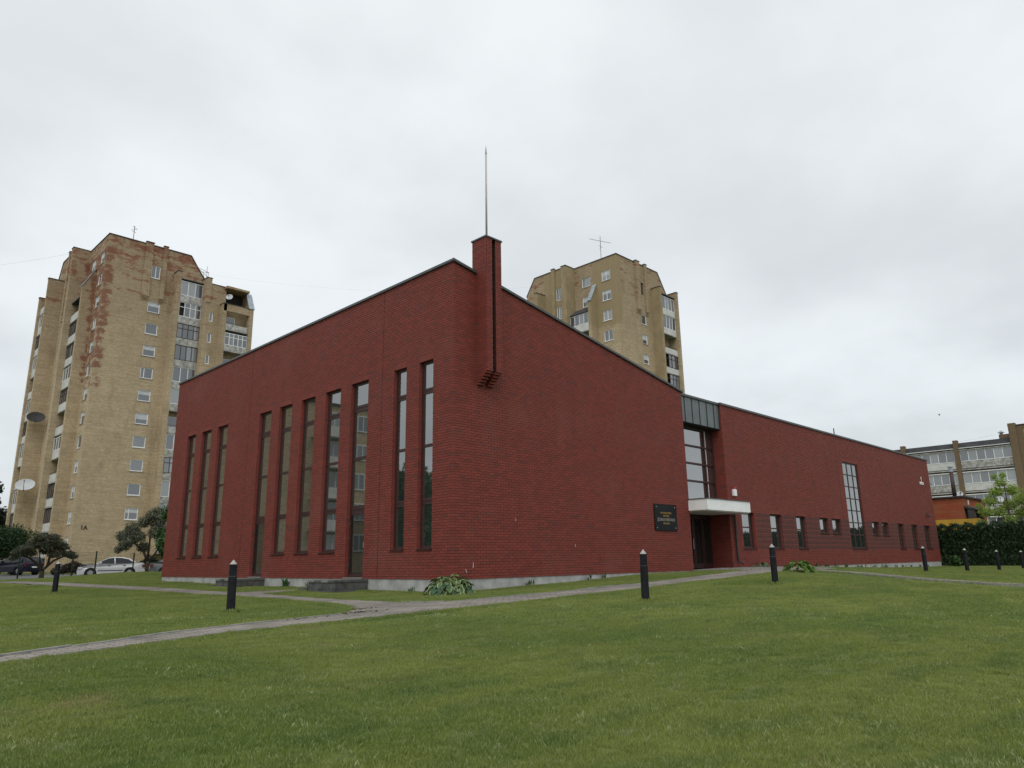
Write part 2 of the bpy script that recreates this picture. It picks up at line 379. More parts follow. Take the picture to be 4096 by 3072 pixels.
POLY_A = [(-27,-13.9),(-15,-7.35),(-13.5,-6.65),(-12.13,-6.05),(-9.65,-5.02),(-8,-4.66),(-6.5,-4.45),(-5.6,-3.6),(-5.1,-2.6),(-3.95,-2.6),(-3.75,-3.7),(-3.3,-3.95),(3.4,-3.85),(9,-3.65),(11.5,-3.2),(12.6,-2.2),(13.1,-1.0),(13.1,-.05),(13.3,.5),(16.5,.5),(16.6,-.05),(20.5,-.05),(20.8,-2.4),(19,-3.6),(14.5,-4.7),(12.9,-5.2),(8,-5.05),(3,-5.15),(-2,-5.3),(-5.4,-5.42),(-7.3,-5.5),(-9.26,-5.66),(-10.4,-6.05),(-12.21,-6.55),(-13.6,-7.15),(-15,-7.95),(-27,-14.6)]
POLY_B = [(-3.95,-2.6),(-3.72,0),(-3.42,4),(-3.35,5.0),(-2.2,5.9),(-1.35,6.2),(-1.35,7.0),(-2.6,6.9),(-3.35,6.9),(-3.33,9.5),(-3.42,13.6),(-4.0,18),(-4.8,22),(-5.8,25),(-6.6,25),(-5.9,21.5),(-5.2,17.5),(-4.72,13.6),(-4.48,10.4),(-4.38,6.7),(-4.32,4.5),(-4.45,2.2),(-4.65,-.6),(-5.1,-2.6)]
POLY_C = [(11.8,-5.0),(12.45,-5.1),(12.4,-9),(12.4,-20),(11.8,-20),(11.8,-9)]
PATHS = [POLY_A, POLY_B, POLY_C]
def onpath(x, y):
    r_ = np.zeros(np.shape(x), bool)
    for p_ in PATHS: r_ |= inpoly(x, y, p_)
    return r_
# sand bed: small cells of the path area, draped on the ground
path = MB()
cell = .25; bx = np.arange(-27, 21, cell); by = np.arange(-20, 25.2, cell)
X, Y = np.meshgrid(bx, by, indexing='ij'); okc = onpath(X+cell/2, Y+cell/2)
ii = np.argwhere(okc)
xs = X[okc]; ys = Y[okc]
cor = np.stack([np.stack([xs, ys], -1), np.stack([xs+cell, ys], -1), np.stack([xs+cell, ys+cell], -1), np.stack([xs, ys+cell], -1)], 1)
cz = gz(cor[..., 0], cor[..., 1])+.012
V = np.concatenate([cor, cz[..., None]], -1).reshape(-1, 3)
path = np_mesh('path', V, np.arange(len(V)).reshape(-1, 4), M['sand']); tag(path, 'grey paved footpath round the red brick building', kind='structure')
# pavers
pl, pw = .2, .1
pav = []
for j, yy in enumerate(np.arange(-20, 25.2, pw)):
    x0 = np.arange(-27+(.1 if j % 2 else 0), 21, pl); pav.append(np.stack([x0, np.full_like(x0, yy)], -1))
pav = np.concatenate(pav); pav = pav[onpath(pav[:, 0]+pl/2, pav[:, 1]+pw/2)]
dist = np.hypot(pav[:, 0]-CAM.x, pav[:, 1]-CAM.y)
ang = np.degrees(np.arctan2(pav[:, 1]-CAM.y, pav[:, 0]-CAM.x)); vis = (ang < 79.5) & (ang > 10)
order = np.lexsort((dist, ~vis)); near = order[:300]; rest = order[300:]
pm = MB(); pm.v = []; e = .004
def paver_geo(c8, lo8): pass
bmesh_p = MB().add([(e, e, -.03), (pl-e, e, -.03), (pl-e, pw-e, -.03), (e, pw-e, -.03), (e+.004, e+.004, .022), (pl-e-.004, e+.004, .022), (pl-e-.004, pw-e-.004, .022), (e+.004, pw-e-.004, .022)],
                   [(4,5,6,7),(0,1,5,4),(1,2,6,5),(2,3,7,6),(3,0,4,7)]).mesh('paver', M['paver'])
for i in near:
    x, y = pav[i]; o = bpy.data.objects.new('paver', bmesh_p); COL.objects.link(o); o.parent = path
    sx_ = (g1(x+pl, y+.05)-g1(x, y+.05))/pl; sy_ = (g1(x+.1, y+pw)-g1(x+.1, y))/pw
    o.location = (x, y, g1(x, y)+.006+random.uniform(-.003, .003)); o.rotation_euler = (math.atan(sy_)+random.gauss(0, .006), -math.atan(sx_)+random.gauss(0, .004), 0)
xy = pav[rest]; k = len(xy)
tmpl = np.array(bmesh_p.vertices[:] and [v.co[:] for v in bmesh_p.vertices]); 
V = np.zeros((k, 8, 3)); V[:, :, 0] = xy[:, None, 0]+tmpl[None, :, 0]; V[:, :, 1] = xy[:, None, 1]+tmpl[None, :, 1]
V[:, :, 2] = gz(V[:, :, 0], V[:, :, 1])+tmpl[None, :, 2]+.006+.03*inpoly(xy[:, 0]+.1, xy[:, 1]+.05, POLY_C)[:, None]+RNG.uniform(-.003, .003, (k, 1))
fq = np.array([(4,5,6,7),(0,1,5,4),(1,2,6,5),(2,3,7,6),(3,0,4,7)])
tag(np_mesh('paver_field', V.reshape(-1, 3), (np.arange(k)[:, None, None]*8+fq[None]).reshape(-1, 4), M['paver'], path), kind='stuff')
# edging stones along the near path's upper edge
def polyline_pts(pts, step):
    out = []
    for (a, b) in zip(pts[:-1], pts[1:]):
        a = Vector(a); b = Vector(b); l_ = (b-a).length; k_ = max(1, round(l_/step))
        out += [(a.lerp(b, i/k_), a.lerp(b, (i+1)/k_)) for i in range(k_)]
    return out
for line in ([(-27,-13.88),(-15,-7.33),(-13.5,-6.63),(-12.13,-6.03),(-9.65,-5.0),(-8,-4.64),(-6.5,-4.43)], [(-3.75,-2.6),(-3.78,-3.5),(-3.5,-3.85),(-3.0,-3.95),(-.5,-3.93),(3.4,-3.83)], [(11.62,-5.2),(11.55,-9),(11.5,-14)]):
    for a, b in polyline_pts(line, .8):
        d = (b-a).normalized(); nrm = Vector((-d.y, d.x))*.03; a2 = a+d*.008; b2 = b-d*.008
        q = [a2-nrm, b2-nrm, b2+nrm, a2+nrm]; zz = [g1(v.x, v.y) for v in q]; hh = .045+random.uniform(-.008, .008)
        mb = MB().add([(v.x, v.y, z_-.05) for v, z_ in zip(q, zz)]+[(v.x, v.y, z_+hh) for v, z_ in zip(q, zz)], [(4,5,6,7),(0,1,5,4),(1,2,6,5),(2,3,7,6),(3,0,4,7)])
        mb.build('edging_stone', M['curb'], path)
# street behind the fence
rd = MB()
rp = [(-60,44.5),(-8,39.6),(-2,36.2),(5,33.8),(30,29)]; rq = [(-60,66),(-10,64.5),(2.6,62.5),(8,50.8),(30,43)]
for i in range(4):
    for a in range(8):
        for b in range(8):
            def pt(s_, t_):
                x = (1-t_)*((1-s_)*rp[i][0]+s_*rp[i+1][0])+t_*((1-s_)*rq[i][0]+s_*rq[i+1][0]); y = (1-t_)*((1-s_)*rp[i][1]+s_*rp[i+1][1])+t_*((1-s_)*rq[i][1]+s_*rq[i+1][1])
                return (x, y, g1(x, y)+.03)
            rd.quad(pt(a/8, b/8), pt((a+1)/8, b/8), pt((a+1)/8, (b+1)/8), pt(a/8, (b+1)/8))
tag(rd.build('street', M['asphalt']), 'grey asphalt street behind the fence', kind='structure')

# ================================================================ CHURCH BUILDING
HB = thing('church_building', 'long red brick church building with tall narrow windows, sloping roof and spire', 'church', (6, 6, 1))
class WallF:            # a vertical wall frame: origin, direction along the wall, outward normal
    def __init__(s, o, u, nrm): s.o = Vector(o); s.u = Vector(u); s.n = Vector(nrm)
    def p(s, u, z, d=0):
        v = s.o+s.u*u+s.n*d; return (v.x, v.y, z)
def wall_panel(mb, W, u0, u1, z0, top, holes, depth=.3, d=0, extra=(), mi=0, mr=1):
    topf = top if callable(top) else (lambda u: top)
    us = sorted({u0, u1, *[h[0] for h in holes], *[h[1] for h in holes], *extra})
    zs = sorted({z0, *[h[2] for h in holes], *[h[3] for h in holes]})
    for a, b in zip(us[:-1], us[1:]):
        if a < u0-1e-6 or b > u1+1e-6: continue
        m_ = (a+b)/2
        for i, z in enumerate(zs):
            last = i == len(zs)-1
            zt0, zt1 = (topf(a), topf(b)) if last else (zs[i+1], zs[i+1])
            if not last and any(h[0] < m_ < h[1] and h[2] <= z+1e-6 and h[3] >= zs[i+1]-1e-6 for h in holes): continue
            mb.quad(W.p(a, z, d), W.p(b, z, d), W.p(b, zt1, d), W.p(a, zt0, d), mi)
    for a, b, za, zb in holes:
        e_ = d-depth
        mb.quad(W.p(a, za, d), W.p(a, zb, d), W.p(a, zb, e_), W.p(a, za, e_), mr); mb.quad(W.p(b, za, d), W.p(b, za, e_), W.p(b, zb, e_), W.p(b, zb, d), mr)
        mb.quad(W.p(a, zb, d), W.p(b, zb, d), W.p(b, zb, e_), W.p(a, zb, e_), mr); mb.quad(W.p(a, za, d), W.p(a, za, e_), W.p(b, za, e_), W.p(b, za, d), mr)
def bricks(W, u0, u1, z0, top, holes, soldiers=()):
    topf = top if callable(top) else (lambda u: top)
    zmax = max(topf(u0), topf(u1)); out = []
    for kx in range(int((zmax-z0)/H)+1):
        za = z0+kx*H; zb = za+H-J; mid = (za+zb)/2
        cuts = [(h[0]-.004, h[1]+.004) for h in list(holes)+list(soldiers) if h[2] < mid < h[3]]
        a = u0-(L/2 if kx % 2 else 0)
        a = math.floor(u0/L)*L-(L/2 if kx % 2 else 0)
        while a < u1:
            segs = [(max(a, u0), min(a+L-J, u1))]
            for c0, c1 in cuts:
                segs = [s_ for p_, q_ in segs for s_ in ((p_, min(q_, c0)), (max(p_, c1), q_)) if s_[1]-s_[0] > .02]
            for p_, q_ in segs:
                if q_-p_ > .02:
                    tz = min(zb, topf(p_), topf(q_))
                    if tz-za > .02: out.append((p_, q_, za, tz))
            a += L
    for h in soldiers:
        k_ = round((h[1]-h[0])/H); st = (h[1]-h[0])/k_
        for i in range(k_): out.append((h[0]+i*st+J/2, h[0]+(i+1)*st-J/2, h[2], h[3]-J))
    return out
def brick_box(W, b, dep=.014):
    p_, q_, za, zb = b; o_ = random.uniform(-.0018, .0018)
    return [W.p(p_, za, o_), W.p(q_, za, o_), W.p(q_, zb, o_), W.p(p_, zb, o_), W.p(p_, za, -dep), W.p(q_, za, -dep), W.p(q_, zb, -dep), W.p(p_, zb, -dep)]
BF = [(0,1,2,3),(1,5,6,2),(4,0,3,7),(3,2,6,7),(4,5,1,0)]
WL = WallF((0, 0, 0), (0, 1, 0), (-1, 0, 0)); WR = WallF((0, 0, 0), (1, 0, 0), (0, -1, 0))
s0 = 1+11*H; s1 = 1+83*H      # sill and head of the tall windows
LH = [(19.73,20.76,s0,s1),(17.90,18.99,s0,s1),(16.10,17.17,s0,s1),(11.88,12.94,1.0,s1),(10.10,11.15,s0,s1),(8.30,9.33,s0,s1),(6.46,7.51,s0,s1),(4.65,5.73,1.0,s1),(2.41,3.10,s0,s1),(1.0,1.71,s0,s1)]
zw = 1+31*H; zw2 = 1+21*H
RH = [(17.80,19.05,s0,zw),(20.72,21.97,s0,zw),(23.70,24.87,s0,zw),(26.70,27.89,zw2,zw),(28.44,29.71,zw2,zw),(31.0,33.48,s0,1+73*H),(34.77,35.97,zw2,zw),(36.56,37.72,zw2,zw),(39.58,40.72,s0,zw),(42.45,43.70,s0,zw),(45.31,46.68,s0,zw)]
HTL = lambda u: 11.0
HTR = lambda u: 11.0-2.34*u/13.25
WTOP = 1+91*H
BLK = 22.55
wm = MB(); dm = -.010
wall_panel(wm, WL, .0, BLK, 1.0, HTL, LH, .34, dm)
wall_panel(wm, WR, .010, 13.25, 1.0, HTR, [], .3, dm)
wall_panel(wm, WR, 16.63, 48.35, 1.0, WTOP, RH, .34, dm)
WJ = WallF((16.63, 0, 0), (0, 1, 0), (-1, 0, 0)); wall_panel(wm, WJ, .010, 1.6, 1.0, WTOP, [], .3, dm)
# hidden faces close the volumes
wm.quad((.01, BLK, 1), (13.25, BLK, 1), (13.25, BLK, 8.66), (.01, BLK, 11.0), 1); wm.quad((13.25, 0, 1), (13.25, BLK, 1), (13.25, BLK, 8.66), (13.25, 0, 8.66), 1)
wm.quad((48.35, .01, 1), (48.35, 14, 1), (48.35, 14, WTOP), (48.35, .01, WTOP), 1); wm.quad((13.3, 14, 1), (48.35, 14, 1), (48.35, 14, WTOP), (13.3, 14, WTOP), 1)
wm.build('wall', [M['mortar'], M['reveal']], HB)
rf = MB().quad((.05, .05, 10.9), (13.25, .05, 8.56), (13.25, BLK, 8.56), (.05, BLK, 10.9)); rf.quad((13.25, .6, 8.45), (48.3, .05, 8.45), (48.3, 14, 8.45), (13.25, 14, 8.45))
rf.build('roof', M['roofdark'], HB)
# bricks
sold = lambda hs, h_=.25: [(h[0], h[1], h[3], h[3]+3*H) for h in hs]
jointL = [(3.795, 3.815, 1, 11.1), (13.94, 13.96, 1, 11.1)]
allb = [(WL, b) for b in bricks(WL, 0, BLK, 1.0, HTL, LH+jointL, sold(LH))]
allb += [(WR, b) for b in bricks(WR, .016, 13.25, 1.0, HTR, [])]
jointR = [(30.2, 30.215, 3.6, 9), (37.9, 37.915, 3.6, 9)]
allb += [(WR, b) for b in bricks(WR, 16.63, 48.35, 1.0, WTOP, RH+jointR, sold(RH))]
allb += [(WJ, b) for b in bricks(WJ, .016, 1.5, 1.0, WTOP, [])]
def bkey(e_):
    W, b = e_; c = Vector(W.p((b[0]+b[1])/2, (b[2]+b[3])/2)); full = (b[1]-b[0]) > L-J-.001 and (b[3]-b[2]) > H-J-.001
    return ((c-CAM).length if full and W is not WJ else 1e6)
ks = np.array([bkey(e_) for e_ in allb]); od = np.argsort(ks); pick = set(od[:300].tolist())
bm_ = MB().add([(-(L-J)/2, 0, 0), ((L-J)/2, 0, 0), ((L-J)/2, 0, H-J), (-(L-J)/2, 0, H-J), (-(L-J)/2, .014, 0), ((L-J)/2, .014, 0), ((L-J)/2, .014, H-J), (-(L-J)/2, .014, H-J)], BF+[(7, 6, 5, 4)]).mesh('brick', M['brick'])
V = []; cnt = 0; hbO = ORG[HB.name]
for i, (W, b) in enumerate(allb):
    if i in pick:
        o = bpy.data.objects.new('brick', bm_); COL.objects.link(o); o.parent = HB
        c = Vector(W.p((b[0]+b[1])/2, b[2], random.uniform(-.0018, .0018)))
        o.location = c-hbO; o.rotation_euler = (0, 0, 0 if W is WR else -math.pi/2)
    else: V.append(brick_box(W, b))
# pillar on the gable wall
px0, px1, pyf, pyb, pz0, pz1 = .97, 1.67, -.50, .18, 7.4167, 12.0
sl0, sl1 = 1.25, 1.40
pmb = MB()
pmb.box((px0+.01, -.28, pz0), (px1-.01, pyb-.01, pz1)); pmb.box((px0+.01, pyf+.01, pz0), (sl0-.003, -.275, pz1)); pmb.box((sl1+.003, pyf+.01, pz0), (px1-.01, -.275, pz1))
pmb.build('pillar', M['mortar'], HB)
PL = WallF((px0, 0, 0), (0, 1, 0), (-1, 0, 0)); PF = WallF((0, pyf, 0), (1, 0, 0), (0, -1, 0)); PRr = WallF((px1, 0, 0), (0, 1, 0), (1, 0, 0)); PB = WallF((0, pyb, 0), (1, 0, 0), (0, 1, 0))
SL1 = WallF((sl0, 0, 0), (0, 1, 0), (1, 0, 0)); SL2 = WallF((sl1, 0, 0), (0, 1, 0), (-1, 0, 0))
for W, a, b in ((PL, pyf, pyb), (PF, px0+.016, sl0), (PF, sl1, px1-.016), (PRr, pyf, pyb), (PB, px0+.016, px1-.016)):
    for q in bricks(W, a, b, pz0-6*H+H, pz1, []):
        if q[2] >= pz0-.01: V.append(brick_box(W, q))
V = np.array(V).reshape(-1, 3); kk = len(V)//8
tag(np_mesh('brickwork', V, (np.arange(kk)[:, None, None]*8+np.array(BF)[None]).reshape(-1, 4), M['brick'], HB), kind='stuff')
for i in range(5):
    d_ = .42-.088*i
    for a, b in ((px0+.01, sl0), (sl1, px1-.01)):
        sh = -.0
        MB().box((a, -d_-.03, pz0-(i+1)*H+J), (b, -.001, pz0-i*H-.002)).build('corbel_brick', M['brick'], HB)
MB().box((px0-.03, pyf-.03, pz1), (px1+.03, pyb+.03, pz1+.055)).build('pillar_coping', M['coping'], HB)
sp = MB(); scx, scy = (px0+px1)/2, (pyf+pyb)/2
sp.lathe([(.036, 12.05), (.033, 15.35)], (scx, scy, 0), 12); sp.lathe([(.036, 15.351), (.038, 15.37), (.022, 15.55), (.003, 15.71)], (scx, scy, 0), 12)
# copings
cp = MB().box((-.06, .42, 10.99), (.30, BLK+.06, 11.075)); cp.build('coping', M['coping'], HB)
cp = MB()
cp.prism([(-.06, -.07, HTR(0)-.01), (13.33, -.07, HTR(13.33)-.01), (13.33, -.07, HTR(13.33)+.075), (-.06, -.07, HTR(0)+.075)], (0, .49, 0))
cp.build('coping', M['coping'], HB)
MB().box((16.56, -.06, WTOP-.01), (48.42, .34, WTOP+.085)).build('coping', M['coping'], HB)
MB().box((13.27, .03, WTOP-.03), (16.555, .4, WTOP+.07)).build('coping', M['coping'], HB)
# plinth, following the ground
pb = MB()
def strip(pts, nrm):
    for (x0, y0), (x1, y1) in zip(pts[:-1], pts[1:]):
        pb.quad((x0, y0, g1(x0, y0)-.3), (x1, y1, g1(x1, y1)-.3), (x1, y1, .998), (x0, y0, .998))
strip([(.022, y) for y in np.linspace(0.022, 22.5, 24)], None); strip([(x, .022) for x in np.linspace(.022, 13.2, 20)], None); strip([(x, .022) for x in np.linspace(16.66, 48.3, 40)], None)
pb.quad((48.3, .022, .2), (48.3, 14, .2), (48.3, 14, .998), (48.3, .022, .998)); pb.quad((.022, 22.5, .2), (13, 22.5, .2), (13, 22.5, .998), (.022, 22.5, .998))
pb.quad((.022, .022, .997), (.2, .2, .997), (.2, 22.5, .997), (.022, 22.5, .997))
pb.build('plinth', M['plinth'], HB)
# windows: frame with glass panes and a sill
def wall_window(W, h, rows, cols=(), door=False, rec=.12, fr=.08, gl='glass', sill=True, thick=()):
    a, b, za, zb = h; f = MB(); d0, d1 = -rec, -rec-.09
    def bar(u0, u1, z0, z1, e_=0):
        p_ = W.p(u0, z0, d0+e_); q_ = W.p(u1, z1, d1); f.box(p_, q_)
    bar(a+.003, a+fr, za+.003, zb-.003); bar(b-fr, b-.003, za+.003, zb-.003); bar(a+fr, b-fr, zb-.09, zb-.003)
    bar(a+fr, b-fr, za+.003, za+(.16 if door else .09))
    for z0, z1 in rows:
        bar(a+fr, b-fr, z0, z1, -.004)
        if z1-z0 > .15:
            p_ = W.p(a+fr+.001, (z0+z1)/2+.015, d0+.010); q_ = W.p(b-fr-.001, (z0+z1)/2+.05, d0-.01); f.box(p_, q_)
    for c in cols: bar(c-.045, c+.045, za+.09, zb-.09, -.002)
    nm = 'door' if door else 'window'
    wo = f.build(nm, M['wood'], HB)
    zc = [za+(.16 if door else .09)]+[z for r_ in rows for z in r_]+[zb-.09]
    uc = [a+fr]+[x for c in cols for x in (c-.045, c+.045)]+[b-fr]
    for i in range(0, len(zc), 2):
        for j in range(0, len(uc), 2):
            g_ = MB(); tl = [random.uniform(-.004, .004) for _ in range(4)]
            c = [(uc[j], zc[i]), (uc[j+1], zc[i]), (uc[j+1], zc[i+1]), (uc[j], zc[i+1])]
            t1, t2 = random.uniform(-.002, .002), random.uniform(-.0015, .0015)
            dd = [-rec-.025+t1*(u_-uc[j])+t2*(z_-zc[i]) for u_, z_ in c]
            g_.quad(*[W.p(u_, z_, e_) for (u_, z_), e_ in zip(c, dd)]); g_.build('pane', M[gl if not (door and i == 0) else 'doorglass'], wo)
    if sill:
        s_ = MB(); s_.box(W.p(a-.03, za-.035, .05), W.p(b+.03, za-.002, -.2)); s_.build('sill', M['wood'], wo)
    return wo
TR = [(3.27, 3.47), (5.08, 5.18), (6.83, 7.02)]
for h in LH:
    door = h[2] < 1.5
    wo = wall_window(WL, h, [(3.16, 3.48), (5.07, 5.19), (6.84, 7.08)] if door else TR, door=door, sill=not door)
    if door:
        hg = MB()
        for z in (1.45, 2.35, 2.85): hg.tube([WL.p(h[1]-.05, z-.06, -.10), WL.p(h[1]-.05, z+.06, -.10)], .022, 6)
        hg.build('hinge', M['rust'], wo); MB().box(WL.p(h[0]+.12, 2.02, -.07), WL.p(h[0]+.09, 2.2, -.12)).build('handle', M['steel'], wo)
        MB().box(WL.p(h[0]-.02, 1.0, .05), WL.p(h[1]+.02, 1.04, -.2)).build('threshold', M['steptop'], wo)
for i, h in enumerate(RH):
    if i == 5:
        rows = [(z-.03, z+.03) for z in (2.72, 3.44, 4.16, 4.88, 5.60, 6.32)]
        wo = wall_window(WR, h, rows, (31.84, 32.66), rec=.06, fr=.09)
    elif h[3]-h[2] > 1.2: wall_window(WR, h, [(2.86, 2.92)], rec=.14, fr=.07)
    else: wall_window(WR, h, [], rec=.14, fr=.07)
# metal clad link above the entrance
zx = [13.27, 13.62, 14.24, 14.88, 15.52, 16.16, 16.62]
for a, b in zip(zx[:-1], zx[1:]):
    pn = MB().box((a+.012, .10, 7.40), (b-.012, .14, WTOP-.03)).build('zinc_panel', M['zinc'], HB)
    MB().box((b-.014, .075, 7.38), (b+.014, .13, WTOP-.03)).build('standing_seam', M['seam'], pn)
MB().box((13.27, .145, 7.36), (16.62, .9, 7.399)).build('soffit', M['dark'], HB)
# upper glazing of the entrance
gf = MB(); gy_ = .55
for z in (4.0, 4.88, 5.68, 6.48, 7.31): gf.box((13.3, gy_, z-.04), (16.62, gy_+.1, z+.04))
for x in (13.34, 15.86, 16.59): gf.box((x-.045, gy_-.004, 3.96), (x+.045, gy_+.104, 7.35))
ge = gf.build('entrance_glazing', M['wood'], HB)
for z0, z1 in ((4.04, 4.84), (4.92, 5.64), (5.72, 6.44), (6.52, 7.27)):
    for x0, x1 in ((13.385, 15.815), (15.905, 16.545)):
        MB().quad((x0, gy_+.05, z0), (x1, gy_+.05, z0), (x1, gy_+.055, z1), (x0, gy_+.054, z1)).build('pane', M['glass2'], ge)
MB().box((15.92, gy_+.03, 4.04), (16.03, gy_+.045, 7.27)).build('light_strip', M['whiteshade'], ge)
# entrance door
df = MB(); dy = 1.0; z0 = 1.06; z1 = 3.44
for x in (13.32, 14.05, 14.12, 15.08, 15.15, 15.86, 15.93, 16.57): df.box((x-.05, dy, z0), (x+.05, dy+.1, z1))
for z in (z0+.12, z1-.08): df.box((13.3, dy+.004, z-.12), (16.6, dy+.096, z+.08))
de = df.build('door', M['wood'], HB); tag(de, 'wide glazed double entrance door under the white canopy')
for x0, x1 in ((13.37, 14.0), (14.17, 15.03), (15.2, 15.81), (15.98, 16.52)): MB().quad((x0, dy+.05, z0+.2), (x1, dy+.05, z0+.2), (x1, dy+.054, z1-.2), (x0, dy+.053, z1-.2)).build('pane', M['doorglass'], de)
MB().tube([(14.95, dy-.06, 1.9), (14.95, dy-.06, 2.35)], .018, 6).build('handle', M['steel'], de)
cn = MB().box((13.19, -.90, 3.47), (16.95, .54, 3.93)); cno = cn.build('canopy', M['white'], HB)
MB().box((13.16, -.93, 3.932), (16.98, .50, 3.962)).build('canopy_cap', M['coping'], cno)
MB().box((13.25, -.84, 3.43), (16.89, .9, 3.468)).build('canopy_soffit', M['whiteshade'], cno)
MB().tube([(16.99, -.08, 3.46), (16.99, -.08, 1.50), (17.0, -.10, 1.38), (17.06, -.18, 1.26), (17.12, -.26, 1.22)], .052, 10).build('downpipe', M['rust'], HB, True)
spo = sp.build('spire', M['steel'], HB, True)
# fixtures
al = thing('alarm_box', 'white alarm box with red top on the brick wall beside the entrance canopy', 'alarm', (17.22, -.06, 4.5))
MB().box((17.09, -.10, 4.30), (17.36, -.003, 4.60)).build('case', M['white'], al)
red = plain('red_lens', (.30, .02, .015), .3, .1); MB().box((17.11, -.09, 4.602), (17.34, -.004, 4.70)).build('lamp', red, al)
hn = thing('house_number', 'white number one above a small white plate high on the far wall end', 'sign', (46.2, -.02, 6.9))
def text_mesh(body, size, mat, name, parent, o, u, ext=.004, align='CENTER', bold=0):
    cu = bpy.data.curves.new(name, 'FONT'); cu.body = body; cu.size = size; cu.extrude = ext; cu.align_x = align; cu.offset = bold
    tmp = bpy.data.objects.new('tmp', cu); COL.objects.link(tmp); bpy.context.view_layer.update()
    me = bpy.data.meshes.new_from_object(tmp.evaluated_get(bpy.context.evaluated_depsgraph_get())); bpy.data.objects.remove(tmp)
    me.materials.clear(); me.materials.append(mat); me.name = name
    ob = bpy.data.objects.new(name, me); COL.objects.link(ob); ob.parent = parent
    ob.location = Vector(o)-origin(parent); ob.rotation_euler = (math.pi/2, 0, 0 if u == 'x' else -math.pi/2); return ob
text_mesh('1', .5, M['white'], 'digit', hn, (46.2, -.03, 6.83), 'x', .012, bold=.012)
MB().box((45.78, -.03, 6.62), (46.66, -.003, 6.81)).build('plate', M['white'], hn); MB().box((45.95, -.036, 6.69), (46.5, -.031, 6.74)).build('plate_line', M['conc'], hn)
wl = thing('wall_lamp', 'small dark lamp bracket on the far end of the brick wall', 'lamp', (46.3, -.1, 4.4))
MB().box((46.2, -.06, 4.36), (46.4, -.003, 4.5)).build('bracket', M['rust'], wl); MB().lathe([(.02, .18), (.07, .12), (.09, 0), (.03, -.05)], (46.3, -.16, 4.25), 10).build('shade', M['rust'], wl)
pq = thing('plaque', 'black stone plaque with gold lettering on the red brick wall', 'plaque', (11.35, -.02, 3.1))
MB().box((10.55, -.045, 2.60), (12.15, -.006, 3.65)).build('slab', M['black'], pq)
for body, size, z, mt in (('PASTARŲJŲ DIENŲ', .092, 3.275, 'gold'), ('ŠVENTŲJŲ', .092, 3.155, 'gold'), ('JĖZAUS KRISTAUS', .155, 2.985, 'silver'), ('BAŽNYČIA', .092, 2.855, 'gold')):
    text_mesh(body, size, M[mt], 'lettering', pq, (11.35, -.047, z), 'x', .003, bold=.001)
for x in (10.68, 12.02):
    for z in (2.71, 3.54): MB().lathe([(.02, 0), (.02, .008), (.008, .014)], (0, 0, 0), 10).build('screw', M['steel'], pq); o = bpy.data.objects[-1] if False else None
for o in [c for c in pq.children if c.name.startswith('screw')]:
    o.rotation_euler = (math.pi/2, 0, 0)
for o, (x, z) in zip([c for c in pq.children if c.name.startswith('screw')], [(10.68, 2.71), (10.68, 3.54), (12.02, 2.71), (12.02, 3.54)]):
    for v in o.data.vertices: v.co += ORG[pq.name]
    o.location = Vector((x, -.045, z))-ORG[pq.name]
mk = MB()
for x, z, l_, tl in ((.80, 1.32, .16, .01), (.55, 1.18, .10, -.05), (2.65, 2.75, .08, .01), (5.6, 1.95, .09, 0)): mk.quad((x, -.0035, z), (x+.02, -.0035, z), (x+.02+tl, -.0035, z+l_), (x+tl, -.0035, z+l_))
mk.build('paint_mark', M['whiteshade'], HB)
# steps
def steps(yc, label):
    st = thing('entrance_steps', label, 'steps', (-.6, yc, .7), 'stone steps at the side doors')
    bl = .4
    def course(x0, x1, y0, y1, z0_, z1_):
        ny_ = max(1, round((y1-y0)/bl))
        for i in range(ny_):
            a = y0+(y1-y0)*i/ny_; b = y0+(y1-y0)*(i+1)/ny_; r_ = random.uniform(-.008, .008)
            MB().box((x0+r_, a+.006, z0_+.004), (x1, b-.006, z1_-.004)).build('step_block', M['step'], st)
    course(-1.25, -.01, yc-.75, yc+.95, .45, .69); course(-1.24, -.01, yc-.745, yc+.945, .69, .915)
    for i in range(4):
        a = yc-.76+i*.43; MB().box((-1.27, a, .917), (-.01, a+.42, .985)).build('step_slab', M['steptop'] if i % 2 else M['step'], st)
    course(-1.3, -.01, yc+.97, yc+1.45, .45, .74)
steps(5.05, 'dark stone steps below the right-hand side door, nearer the building corner')
steps(12.3, 'dark stone steps below the left-hand side door, behind the near bollard')

# ================================================================ TOWER BLOCKS
def glazing(parent, W, a, b, z0, z1, npan, fm, gl='tglass', d=0, hbar=None, nm='balcony_glazing', open_=()):
    f = MB(); th = .07
    def bar(u0, u1, y0, y1, e_=0): f.box(W.p(u0, y0, d+.02+e_), W.p(u1, y1, d-.05))
    bar(a, b, z0, z0+th); bar(a, b, z1-th, z1)
    for i in range(npan+1):
        u = a+(b-a)*i/npan; bar(max(a, u-th/2), min(b, u+th/2), z0+th, z1-th, .002)
    if hbar: bar(a+th, b-th, hbar-th/2, hbar+th/2, -.003)
    o = f.build(nm, fm, parent)
    for i in range(npan):
        if i in open_: 
            MB().box(W.p(a+(b-a)*i/npan+.04, z0+th, d-.25), W.p(a+(b-a)*(i+1)/npan-.04, z1-th, d-.28)).build('opening', M['dark'], parent); continue
        MB().quad(W.p(a+(b-a)*i/npan+.03, z0+th/2, d-.02), W.p(a+(b-a)*(i+1)/npan-.03, z0+th/2, d-.02+random.uniform(-.02, .02)), W.p(a+(b-a)*(i+1)/npan-.03, z1-th/2, d-.02), W.p(a+(b-a)*i/npan+.03, z1-th/2, d-.02)).build('pane', M[gl], parent if parent.parent and parent.parent.parent else parent)
    return o
